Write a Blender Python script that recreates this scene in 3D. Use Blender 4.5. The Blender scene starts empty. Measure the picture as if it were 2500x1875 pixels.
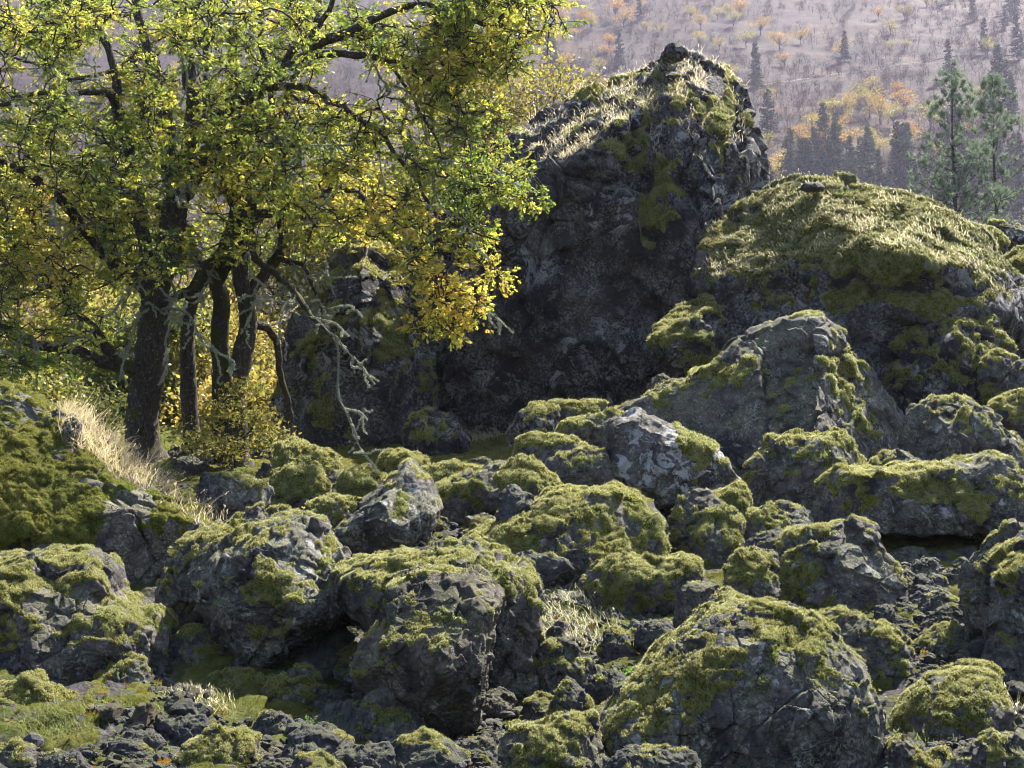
import bpy, math, random
import numpy as np
from mathutils import Vector, Matrix
random.seed(7)
RS = np.random.RandomState
scene = bpy.context.scene
COL = scene.collection

# ------------------------------------------------------------------ camera
W, H, F_PX, PITCH = 1024.0, 768.0, 1487.0, math.radians(8)
cam_d = bpy.data.cameras.new("camera"); cam = bpy.data.objects.new("camera", cam_d); COL.objects.link(cam)
cam_d.sensor_width = 36; cam_d.lens = 36 * F_PX / W
cam_d.clip_start = 0.1; cam_d.clip_end = 5000
cam.location = (0, 0, 0); cam.rotation_euler = (math.pi / 2 + PITCH, 0, 0)
scene.camera = cam
# ------------------------------------------------------------------ world and sun
SUN_EL, SUN_AZ = math.radians(53), math.radians(42)      # azimuth from +Y (straight ahead) towards +X (right)
world = bpy.data.worlds.new("World"); scene.world = world; world.use_nodes = True
wn = world.node_tree.nodes; wl = world.node_tree.links
sky = wn.new("ShaderNodeTexSky"); sky.sky_type = 'NISHITA'; sky.sun_disc = False
sky.sun_elevation = SUN_EL; sky.sun_rotation = SUN_AZ
sky.air_density = 1.0; sky.dust_density = 1.5; sky.ozone_density = 1.0
wn["Background"].inputs[1].default_value = 0.07
wl.new(sky.outputs[0], wn["Background"].inputs[0])
sun_d = bpy.data.lights.new("sun", 'SUN'); sun_d.energy = 5.0; sun_d.angle = math.radians(0.5); sun_d.color = (1.0, 0.94, 0.84)
sun = bpy.data.objects.new("sun", sun_d); COL.objects.link(sun)
sdir = Vector((math.sin(SUN_AZ) * math.cos(SUN_EL), math.cos(SUN_AZ) * math.cos(SUN_EL), math.sin(SUN_EL)))
sun.rotation_euler = (-sdir).to_track_quat('-Z', 'Y').to_euler(); sun.location = (30, 60, 60)
vs = scene.view_settings; vs.view_transform = 'Standard'; vs.look = 'None'; vs.gamma = 1; vs.exposure = 2.38
scene.cycles.max_bounces = 8; scene.cycles.transparent_max_bounces = 8; scene.cycles.volume_bounces = 0
scene.cycles.filter_width = 1.0; scene.cycles.use_denoising = True; scene.cycles.sample_clamp_indirect = 4.0; scene.cycles.sample_clamp_direct = 12.0

# ------------------------------------------------------------------ projection helpers
FW = np.array([0, math.cos(PITCH), math.sin(PITCH)]); UP = np.array([0, -math.sin(PITCH), math.cos(PITCH)]); RT = np.array([1.0, 0, 0])
def P(u, v, D): return D * (FW + (u - 512) / F_PX * RT + (384 - v) / F_PX * UP)
def project(p):
    p = np.asarray(p, float); d = p @ FW
    return np.stack([512 + (p @ RT) / d * F_PX, 384 - (p @ UP) / d * F_PX, d], -1)
K = 0.2321
def q1(*pts): return [(x * K, y * K) for x, y in pts]
def q2(*pts): return [(512 + x * K, y * K) for x, y in pts]
def q3(*pts): return [(x * K, 383 + y * K) for x, y in pts]
def q4(*pts): return [(512 + x * K, 383 + y * K) for x, y in pts]
def ov(*pts): return [(x * 0.4629, y * 0.4629) for x, y in pts]

# ------------------------------------------------------------------ noise
def hsh(ix, iy, iz, s):
    h = (ix.astype(np.int64) * 73856093) ^ (iy.astype(np.int64) * 19349663) ^ (iz.astype(np.int64) * 83492791) ^ (int(s) * 2654435761)
    h = h & 0xffffffff
    h = ((h ^ (h >> 16)) * 0x45d9f3b) & 0xffffffff
    h = ((h ^ (h >> 16)) * 0x45d9f3b) & 0xffffffff
    return (h ^ (h >> 16)) & 0xffffffff
def h01(ix, iy, iz, s): return hsh(ix, iy, iz, s) / 4294967295.0
def vnoise(p, s=0):
    f = np.floor(p); i = f.astype(np.int64); t = p - f; t = t * t * (3 - 2 * t)
    r = 0
    for dx in (0, 1):
        wx = t[:, 0] if dx else 1 - t[:, 0]
        for dy in (0, 1):
            wy = t[:, 1] if dy else 1 - t[:, 1]
            for dz in (0, 1):
                wz = t[:, 2] if dz else 1 - t[:, 2]
                r = r + wx * wy * wz * h01(i[:, 0] + dx, i[:, 1] + dy, i[:, 2] + dz, s)
    return r * 2 - 1
def fbm(p, s=0, o=4):
    a, r = 1.0, 0
    p = np.array(p, float)
    for k in range(o):
        r = r + a * vnoise(p, s + k * 17); a *= 0.5; p = p * 2.03 + 11.7
    return r / 1.6
def facets(p, s=0):
    """Voronoi cells, each a tilted plane: returns (tilt height, distance between two nearest)"""
    f = np.floor(p); i = f.astype(np.int64); n = len(p)
    d1 = np.full(n, 9.0); d2 = np.full(n, 9.0); tilt = np.zeros(n)
    for dx in (-1, 0, 1):
        for dy in (-1, 0, 1):
            for dz in (-1, 0, 1):
                cx, cy, cz = i[:, 0] + dx, i[:, 1] + dy, i[:, 2] + dz
                h = hsh(cx, cy, cz, s)
                a = (h & 1023) / 1023.0; b = ((h >> 10) & 1023) / 1023.0; c = ((h >> 20) & 1023) / 1023.0
                vx = p[:, 0] - (cx + a); vy = p[:, 1] - (cy + b); vz = p[:, 2] - (cz + c)
                d = np.sqrt(vx * vx + vy * vy + vz * vz)
                tl = vx * (b * 2 - 1) + vy * (c * 2 - 1) + vz * (a * 2 - 1) + 0.35 * (((h >> 5) & 255) / 255.0 - .5)
                m = d < d1
                d2 = np.where(m, d1, np.minimum(d2, d)); tilt = np.where(m, tl, tilt); d1 = np.where(m, d, d1)
    return tilt, d2 - d1

# ------------------------------------------------------------------ mesh helpers
def new_mesh(name, verts, faces, mats, smooth=True, attrs=None, fmat=None):
    """faces: list of int arrays (n,k), joined"""
    me = bpy.data.meshes.new(name)
    verts = np.asarray(verts, np.float32)
    faces = [np.asarray(f, np.int32) for f in faces if len(f)]
    me.vertices.add(len(verts)); me.vertices.foreach_set('co', verts.ravel())
    nl = sum(f.size for f in faces); npoly = sum(len(f) for f in faces)
    me.loops.add(nl); me.polygons.add(npoly)
    me.loops.foreach_set('vertex_index', np.concatenate([f.ravel() for f in faces]))
    tot = np.concatenate([np.full(len(f), f.shape[1], np.int32) for f in faces])
    me.polygons.foreach_set('loop_start', np.concatenate([[0], np.cumsum(tot)[:-1]]).astype(np.int32))
    me.polygons.foreach_set('loop_total', tot)
    if not isinstance(mats, (list, tuple)): mats = [mats]
    for m in mats: me.materials.append(m)
    if fmat is not None: me.polygons.foreach_set('material_index', np.asarray(fmat, np.int32))
    me.update(calc_edges=True)
    if isinstance(smooth, np.ndarray): me.polygons.foreach_set('use_smooth', smooth)
    else: me.polygons.foreach_set('use_smooth', np.full(npoly, bool(smooth)))
    for k, a in (attrs or {}).items():
        a = np.asarray(a, np.float32)
        if a.ndim == 1:
            at = me.attributes.new(k, 'FLOAT', 'POINT'); at.data.foreach_set('value', a)
        else:
            at = me.attributes.new(k, 'FLOAT_COLOR', 'POINT')
            at.data.foreach_set('color', np.concatenate([a, np.ones((len(a), 1), np.float32)], 1).ravel())
    return me
def obj(name, me, parent=None, loc=None):
    o = bpy.data.objects.new(name, me); COL.objects.link(o)
    if parent is not None: o.parent = parent
    elif loc is not None: o.location = loc
    return o
def tag(o, label=None, cat=None, group=None, kind=None):
    if label: o['label'] = label
    if cat: o['category'] = cat
    if group: o['group'] = group
    if kind: o['kind'] = kind
    return o
def empty(name, loc, label, cat, group=None):
    o = bpy.data.objects.new(name, None); COL.objects.link(o); o.location = loc; o.empty_display_size = .1
    return tag(o, label, cat, group)
_cube = {}
def cube_sphere(N):
    if N in _cube: return _cube[N]
    g = np.arange(N + 1); A, B = np.meshgrid(g, g, indexing='ij'); A = A.ravel(); B = B.ravel(); Z = np.zeros_like(A)
    pts, quads = [], []
    idx = np.arange((N + 1) ** 2).reshape(N + 1, N + 1)
    q = np.stack([idx[:-1, :-1], idx[1:, :-1], idx[1:, 1:], idx[:-1, 1:]], -1).reshape(-1, 4)
    cfg = [((A, B, Z), True), ((A, B, Z + N), False), ((A, Z, B), False), ((A, Z + N, B), True), ((Z, A, B), True), ((Z + N, A, B), False)]
    for k, (c, flip) in enumerate(cfg):
        pts.append(np.stack(c, -1)); qq = q + k * (N + 1) ** 2
        quads.append(qq[:, ::-1] if flip else qq)
    pts = np.concatenate(pts); quads = np.concatenate(quads)
    key = (pts[:, 0] * (N + 1) + pts[:, 1]) * (N + 1) + pts[:, 2]
    _, first, inv = np.unique(key, return_index=True, return_inverse=True)
    v = pts[first].astype(float) / N * 2 - 1
    v = np.tan(v * math.pi / 4)
    v /= np.linalg.norm(v, axis=1)[:, None]
    _cube[N] = (v, inv.ravel()[quads]); return _cube[N]
def normals(v, q):
    a = v[q[:, 2]] - v[q[:, 0]]; b = v[q[:, 3]] - v[q[:, 1]]
    fn = np.cross(a, b); n = np.zeros_like(v)
    for k in range(4): 
        for c in range(3): n[:, c] += np.bincount(q[:, k], fn[:, c], len(v))
    n /= np.maximum(np.linalg.norm(n, axis=1), 1e-9)[:, None]
    return n, fn
def smooth_attr(a, q, n, it=2):
    for _ in range(it):
        s = np.zeros(n); c = np.zeros(n); m = a[q].mean(1)
        for k in range(4): s += np.bincount(q[:, k], m, n); c += np.bincount(q[:, k], minlength=n)
        a = s / np.maximum(c, 1)
    return a
def in_poly(x, y, poly):
    x = np.asarray(x, float); y = np.asarray(y, float); r = np.zeros(x.shape, bool); n = len(poly)
    for i in range(n):
        x1, y1 = poly[i]; x2, y2 = poly[(i + 1) % n]
        if y1 == y2: continue
        c = ((y1 > y) != (y2 > y)) & (x < (x2 - x1) * (y - y1) / (y2 - y1) + x1)
        r ^= c
    return r

# ------------------------------------------------------------------ materials
def mat(name):
    m = bpy.data.materials.new(name); m.use_nodes = True
    nt = m.node_tree; b = nt.nodes["Principled BSDF"]; b.inputs['Roughness'].default_value = 0.9
    b.inputs['Specular IOR Level'].default_value = 0.08
    return m, nt, b
class NT:
    def __init__(s, nt): s.nt = nt; s.co = None
    def n(s, t, **kw):
        x = s.nt.nodes.new(t)
        for k, v in kw.items(): setattr(x, k, v)
        return x
    def l(s, a, b): s.nt.links.new(a, b)
    def coord(s):
        if not s.co: s.co = s.n('ShaderNodeTexCoord').outputs['Object']
        return s.co
    def noise(s, scale, detail=4, rough=.6, dist=0, vec=None):
        x = s.n('ShaderNodeTexNoise'); x.inputs['Scale'].default_value = scale; x.inputs['Detail'].default_value = detail
        x.inputs['Roughness'].default_value = rough; x.inputs['Distortion'].default_value = dist
        s.l(vec or s.coord(), x.inputs['Vector']); return x.outputs['Fac']
    def voro(s, scale, feature='F1', vec=None, out='Distance'):
        x = s.n('ShaderNodeTexVoronoi', feature=feature); x.inputs['Scale'].default_value = scale
        s.l(vec or s.coord(), x.inputs['Vector']); return x.outputs[out]
    def ramp(s, fac, stops):
        x = s.n('ShaderNodeValToRGB'); cr = x.color_ramp
        while len(cr.elements) < len(stops): cr.elements.new(0.5)
        for e, (p, c) in zip(cr.elements, stops):
            e.position = p; e.color = (c, c, c, 1) if isinstance(c, (int, float)) else (*c, 1)
        s.l(fac, x.inputs[0]); return x.outputs[0]
    def mix(s, fac, a, b, blend='MIX'):
        x = s.n('ShaderNodeMix', data_type='RGBA', blend_type=blend)
        for sock, val in ((x.inputs[0], fac), (x.inputs[6], a), (x.inputs[7], b)):
            if hasattr(val, 'links') or hasattr(val, 'is_linked'): s.l(val, sock)
            elif isinstance(val, (int, float)): sock.default_value = val if sock.type == 'VALUE' else (val, val, val, 1)
            else: sock.default_value = (*val, 1)
        return x.outputs[2]
    def math(s, op, a, b=0.0):
        x = s.n('ShaderNodeMath', operation=op)
        for sock, val in ((x.inputs[0], a), (x.inputs[1], b)):
            if isinstance(val, (int, float)): sock.default_value = val
            else: s.l(val, sock)
        return x.outputs[0]
    def bump(s, h, strength=.5, dist=.02, prev=None):
        x = s.n('ShaderNodeBump'); x.inputs['Strength'].default_value = strength; x.inputs['Distance'].default_value = dist
        s.l(h, x.inputs['Height'])
        if prev: s.l(prev, x.inputs['Normal'])
        return x.outputs[0]
def rock_mat(name, base=(.145, .128, .118), dark=(.032, .029, .034), brown=(.16, .115, .075), lichen=.7, lich_col=(.36, .36, .30), white=0.0, sc=1.0, mottle=1.0, deep=0.0, film=.45, bd=.05):
    m, nt, b = mat(name); N = NT(nt)
    n1 = N.noise(1.3 / sc, 6, .65, .4); n2 = N.noise(6 / sc, 6, .7); n3 = N.noise(30 / sc, 4, .7)
    c = N.ramp(n1, [(.36, dark), (.5, base), (.66, tuple(x * 1.5 for x in base))])
    c = N.mix(N.ramp(N.noise(2.2 / sc, 5, .6, 1.0), [(.56, 0.0), (.68, .75)]), c, brown)
    c = N.mix(N.ramp(n2, [(.35, .85), (.65, 0.0)]), c, dark)
    if deep:
        c = N.mix(N.math('MULTIPLY', N.ramp(N.noise(.5, 4, .6, .8), [(.44, 0.0), (.53, 1.0)]), deep), c, (.018, .016, .024))
    # crustose lichen: pale speckles and blotches
    sp = N.math('MULTIPLY', N.ramp(N.noise(26 / sc, 5, .75, .5), [(.60 - .13 * lichen, 0.0), (.68 - .08 * lichen, 1.0)]), N.ramp(N.noise(2.6 / sc, 4, .6, .3), [(.42, 0.05), (.6, 1.0)]))
    c = N.mix(N.math('MULTIPLY', sp, .8 * min(1, lichen * 1.6)), c, lich_col)
    bl = N.ramp(N.noise(7 / sc, 6, .7, .8), [(.64 - .06 * lichen, 0.0), (.67 - .06 * lichen, 1.0)])
    c = N.mix(N.math('MULTIPLY', bl, .7 * min(1, lichen)), c, (.25, .26, .21))
    if white > 0:
        wt = N.math('MULTIPLY', N.ramp(N.noise(3.2 / sc, 7, .72, 1.2), [(.60 - .08 * white, 0.0), (.635 - .08 * white, 1.0)]), N.ramp(N.noise(.7 / sc, 2, .5), [(.42, 0.0), (.54, 1.0)]))
        c = N.mix(wt, c, (.36, .36, .36))
    c = N.mix(N.ramp(n3, [(.3, .5), (.6, 0.0)]), c, (.02, .02, .022))
    # thin film of moss and algae on the upper sides
    ge = N.n('ShaderNodeNewGeometry'); sx = N.n('ShaderNodeSeparateXYZ'); N.l(ge.outputs['Normal'], sx.inputs[0])
    fl = N.math('ADD', N.math('MULTIPLY', sx.outputs['Z'], .22), N.math('ADD', N.math('MULTIPLY', N.noise(2.4 / sc, 5, .6), .6), N.math('MULTIPLY', N.noise(22 / sc, 4, .75), .45)))
    c = N.mix(N.math('MULTIPLY', N.ramp(fl, [(.60, 0.0), (.70, 1.0)]), .8 * film), c, (.085, .098, .022))
    N.l(c, b.inputs['Base Color'])
    h = N.math('ADD', N.noise(20 / sc, 9, .8), N.math('MULTIPLY', N.ramp(N.noise(3.2 / sc, 3, .5, 1.5), [(.485, 1.0), (.5, 0.0), (.515, 1.0)]), .6))
    N.l(N.bump(h, .9, bd * sc), b.inputs['Normal'])
    b.inputs['Roughness'].default_value = .82
    return m
def moss_mat(name, deep=(.035, .042, .01), mid=(.20, .21, .028), tip=(.80, .80, .42), sc=1.0, trans=.4):
    m, nt, b = mat(name); N = NT(nt)
    at = N.n('ShaderNodeAttribute', attribute_name='tip').outputs['Fac']
    v = N.ramp(N.noise(3.5 / sc, 5, .6, .3), [(.3, 0.0), (.7, 1.0)])
    midc = N.mix(v, mid, (mid[0] * 1.25, mid[1] * .95, mid[2] * 1.1))
    midc = N.mix(N.ramp(N.noise(1.1 / sc, 3, .5), [(.5, 0.0), (.65, .6)]), midc, (mid[0] * .55, mid[1] * .8, mid[2] * .8))
    midc = N.mix(N.ramp(N.noise(4.5 / sc, 5, .7, .5), [(.58, 0.0), (.66, .75)]), midc, (.13, .085, .03))
    c = N.mix(N.ramp(N.noise(38 / sc, 4, .7), [(.35, 1.0), (.6, 0.0)]), midc, deep)
    c = N.mix(at, c, tip)
    N.l(c, b.inputs['Base Color'])
    N.l(N.bump(N.noise(60 / sc, 4, .85), 1.0, .06 * sc), b.inputs['Normal'])
    b.inputs['Roughness'].default_value = 1.0; b.inputs['Specular IOR Level'].default_value = 0.0
    t = N.n('ShaderNodeBsdfTranslucent'); N.l(c, t.inputs['Color'])
    mx = N.n('ShaderNodeMixShader'); N.l(N.math('MULTIPLY', at, trans * 2), mx.inputs[0])
    N.l(b.outputs[0], mx.inputs[1]); N.l(t.outputs[0], mx.inputs[2]); N.l(mx.outputs[0], nt.nodes['Material Output'].inputs[0])
    return m
def leaf_mat(name, trans=.5, spec=0.0):
    m, nt, b = mat(name); N = NT(nt)
    at = N.n('ShaderNodeAttribute', attribute_name='col').outputs['Color']
    N.l(at, b.inputs['Base Color']); b.inputs['Roughness'].default_value = .5; b.inputs['Specular IOR Level'].default_value = spec
    t = N.n('ShaderNodeBsdfTranslucent')
    hs = N.n('ShaderNodeHueSaturation'); hs.inputs['Saturation'].default_value = 1.02; hs.inputs['Value'].default_value = 1.12; N.l(at, hs.inputs['Color'])
    N.l(hs.outputs[0], t.inputs['Color'])
    mx = N.n('ShaderNodeMixShader'); mx.inputs[0].default_value = trans
    N.l(b.outputs[0], mx.inputs[1]); N.l(t.outputs[0], mx.inputs[2]); N.l(mx.outputs[0], nt.nodes['Material Output'].inputs[0])
    return m
def bark_mat(name, base=(.06, .05, .045), moss=.3, lich=.4):
    m, nt, b = mat(name); N = NT(nt)
    mp = N.n('ShaderNodeMapping'); mp.inputs['Scale'].default_value = (1, 1, .18); N.l(N.coord(), mp.inputs[0])
    fur = N.noise(22, 5, .7, .6, mp.outputs[0])
    c = N.ramp(fur, [(.35, tuple(x * .35 for x in base)), (.55, base), (.75, tuple(x * 1.9 for x in base))])
    c = N.mix(N.ramp(N.noise(2.2, 4, .6), [(.62 - .15 * moss, 0.0), (.70 - .1 * moss, .9)]), c, (.05, .06, .012))
    c = N.mix(N.ramp(N.noise(16, 5, .7, .3), [(.62 - .1 * lich, 0.0), (.68 - .1 * lich, .8)]), c, (.27, .29, .24))
    N.l(c, b.inputs['Base Color']); N.l(N.bump(fur, 1.0, .05), b.inputs['Normal']); b.inputs['Roughness'].default_value = .95
    return m
M_ROCK = rock_mat('basalt_rock')
M_ROCK_L = rock_mat('basalt_rock_lichened', lichen=.9, lich_col=(.34, .35, .31), white=.15)
M_ROCK_W = rock_mat('basalt_rock_white_lichen', lichen=.6, white=1.1, film=.1)
M_ROCK_B = rock_mat('basalt_rock_brown', base=(.14, .118, .095), lichen=.6)
M_CLIFF = rock_mat('cliff_rock', base=(.125, .11, .105), lichen=1.0, sc=1.7, white=0.7, lich_col=(.42, .41, .40), deep=.8, film=.15, bd=.11)
M_MOSS_DRY = moss_mat('dry_moss_and_thatch', sc=2.0, mid=(.17, .19, .035), tip=(.82, .79, .50))
M_STONE = rock_mat('loose_stone', base=(.105, .10, .112), dark=(.04, .038, .045), lichen=.25)
M_MOSS = moss_mat('moss')
M_MOSS_G = moss_mat('ground_moss', mid=(.11, .125, .022), tip=(.42, .43, .2))
M_MOSS_FAR = moss_mat('moss_on_big_rocks', sc=2.0)
M_MOSS_Y = moss_mat('moss_golden', mid=(.14, .17, .022), tip=(.46, .43, .17))
M_LEAF = leaf_mat('autumn_oak_leaf', spec=.2)
M_BARK = bark_mat('oak_bark', moss=.35, lich=.25)
M_BARK_M = bark_mat('mossy_oak_bark', moss=1.2, lich=.2)
M_LICH = leaf_mat('hanging_lichen', .25)

# ------------------------------------------------------------------ ground
def ghz(x, y):
    x = np.asarray(x, float); y = np.asarray(y, float)
    base = np.where(y < 40, -1.37 + .208 * (y - 12), 4.45 + (y - 40) * .02)
    base = np.where(y > 300, 4.45 + 5.2 + (y - 300) * math.tan(math.radians(31)), base)
    return base
def ground_z(x, y):
    p = np.stack([np.atleast_1d(np.asarray(x, float)), np.atleast_1d(np.asarray(y, float)), np.zeros(np.size(x))], -1)
    near = np.clip((60 - p[:, 1]) / 15, 0, 1)
    z = ghz(p[:, 0], p[:, 1]) + near * (.16 * fbm(p / 1.3, 5, 4) + .25 * fbm(p / 5, 9, 2) - .08)
    far = np.clip((p[:, 1] - 300) / 120, 0, 1)
    hp = p * [1, .6, 1]
    near2 = np.clip((44 - p[:, 1]) / 4, 0, 1)
    if near2.max() > 0:
        t, e = facets(p / .55, 78); t2, e2 = facets(p / .2 + [0, 0, 3.3], 79)
        z = z + near2 * (.05 + .07 * t - .02 * np.clip(1 - e / .1, 0, 1) + .03 * t2 - .01 * np.clip(1 - e2 / .12, 0, 1))
    z = z + far * (9 * fbm(hp / 110, 21, 4) + 14 * fbm(p / 300, 33, 2) + 1.6 * fbm(p / 16, 3, 3))
    return z
def ground_hit(u, v):
    """distance along the camera axis at which a pixel ray meets the smooth ground"""
    d = FW + (u - 512) / F_PX * RT + (384 - v) / F_PX * UP
    lo = 5.0
    for k in range(1, 400):
        D = 5 + k * 3.0
        p = d * D
        if p[2] < ground_z(p[0], p[1])[0]:
            lo, hi = D - 3.0, D
            for _ in range(14):
                mid = (lo + hi) / 2; p = d * mid
                if p[2] < ground_z(p[0], p[1])[0]: hi = mid
                else: lo = mid
            return hi
    return None
def grid_mesh(name, xs, ys, zf, m, smooth=True):
    X, Y = np.meshgrid(xs, ys, indexing='xy'); Z = zf(X.ravel(), Y.ravel())
    v = np.stack([X.ravel(), Y.ravel(), Z], -1); nx = len(xs); ny = len(ys)
    i = np.arange(nx * ny).reshape(ny, nx)
    q = np.stack([i[:-1, :-1], i[:-1, 1:], i[1:, 1:], i[1:, :-1]], -1).reshape(-1, 4)
    return v, q
# ground material
m, nt, b = mat('mossy_gravel_ground'); N = NT(nt)
c = N.ramp(N.voro(16, out='Color'), [(.1, (.03, .028, .03)), (.6, (.075, .07, .076)), (1, (.12, .11, .115))])
c = N.mix(N.ramp(N.noise(5, 5, .6), [(.4, .6), (.6, 0.0)]), c, (.035, .03, .022))
c = N.mix(N.ramp(N.noise(1.1, 6, .7, .4), [(.46, 0.0), (.54, 1.0)]), c, N.mix(N.noise(9, 5, .7), (.03, .036, .008), (.07, .085, .02)))
N.l(c, b.inputs['Base Color'])
N.l(N.bump(N.math('ADD', N.noise(14, 7, .8), N.math('MULTIPLY', N.voro(16), -.6)), 1.0, .06), b.inputs['Normal'])
M_GROUND = m
m, nt, b = mat('dry_hillside'); N = NT(nt)
c = N.ramp(N.noise(.012, 6, .6, .5), [(.35, (.009, .007, .005)), (.5, (.017, .012, .009)), (.62, (.048, .034, .021)), (.74, (.09, .068, .044))])
c = N.mix(N.ramp(N.noise(.16, 6, .75), [(.42, .85), (.6, 0.0)]), c, (.025, .019, .02))
c = N.mix(N.ramp(N.noise(.035, 5, .7), [(.54, 0.0), (.66, .5)]), c, (.09, .045, .022))
N.l(c, b.inputs['Base Color']); N.l(N.bump(N.noise(.5, 6, .8), 1.0, 1.0), b.inputs['Normal'])
M_HILL = m
ys = np.geomspace(8.5, 46, 620); tx = np.linspace(-.46, .46, 1000)
Y, X = np.meshgrid(ys, tx, indexing='ij'); X = X * (Y + 4)
gv = np.stack([X.ravel(), Y.ravel(), ground_z(X.ravel(), Y.ravel())], -1)
i = np.arange(620 * 1000).reshape(620, 1000); gq = np.stack([i[:-1, :-1], i[:-1, 1:], i[1:, 1:], i[1:, :-1]], -1).reshape(-1, 4)
v, q = gv, gq
tag(obj('ground', new_mesh('ground', v, [q], M_GROUND)), kind='structure')
ys = np.concatenate([[-80, -40, -10, 0, 5], np.linspace(45.8, 300, 60), np.linspace(303, 1150, 330)])
xs = np.linspace(-700, 700, 420)
def zf(x, y):
    z = ground_z(x, y)
    return np.where(y < 45.9, z - .6, z)
v, q = grid_mesh('h', xs, ys, zf, None)
tag(obj('hillside', new_mesh('hillside', v, [q], M_HILL)), kind='structure')

# ------------------------------------------------------------------ rocks
ROCKS = []
def spikes(base, nrm, length, width, rng, spread=.7, extra=None, up=.3):
    """one thin triangle per base point"""
    n = len(base)
    d = nrm + rng.normal(0, spread, (n, 3)) + np.array([0, 0, up]); d /= np.maximum(np.linalg.norm(d, axis=1), 1e-6)[:, None]
    s = np.cross(d, rng.normal(0, 1, (n, 3))); s /= np.maximum(np.linalg.norm(s, axis=1), 1e-6)[:, None]
    L = length * rng.uniform(.5, 1.3, (n, 1)); wd = width * rng.uniform(.6, 1.2, (n, 1))
    a = base - s * wd; b = base + s * wd; t = base + d * L
    return np.stack([a, b, t], 1).reshape(-1, 3), np.arange(3 * n).reshape(n, 3)
def star_radius(poly, cx, cy, nth=720):
    th = np.linspace(-math.pi, math.pi, nth, endpoint=False); R = np.zeros(nth)
    px = np.array(poly, float) - [cx, cy]; px[:, 1] *= -1
    for i in range(nth):
        d = np.array([math.cos(th[i]), math.sin(th[i])]); best = 0
        for k in range(len(px)):
            a, b = px[k], px[(k + 1) % len(px)]; e = b - a
            den = d[0] * e[1] - d[1] * e[0]
            if abs(den) < 1e-9: continue
            t = (a[0] * e[1] - a[1] * e[0]) / den; s = (a[0] * d[1] - a[1] * d[0]) / den
            if t > 0 and -1e-6 <= s <= 1 + 1e-6: best = max(best, t)
        R[i] = best
    m = R[R > 0].min() if (R > 0).any() else 1
    R = np.where(R <= 0, m, R)
    k = np.array([1, 2, 1.]) / 4
    for _ in range(1): R = np.convolve(np.concatenate([R[-1:], R, R[:1]]), k, 'valid')
    return th, R
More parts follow.
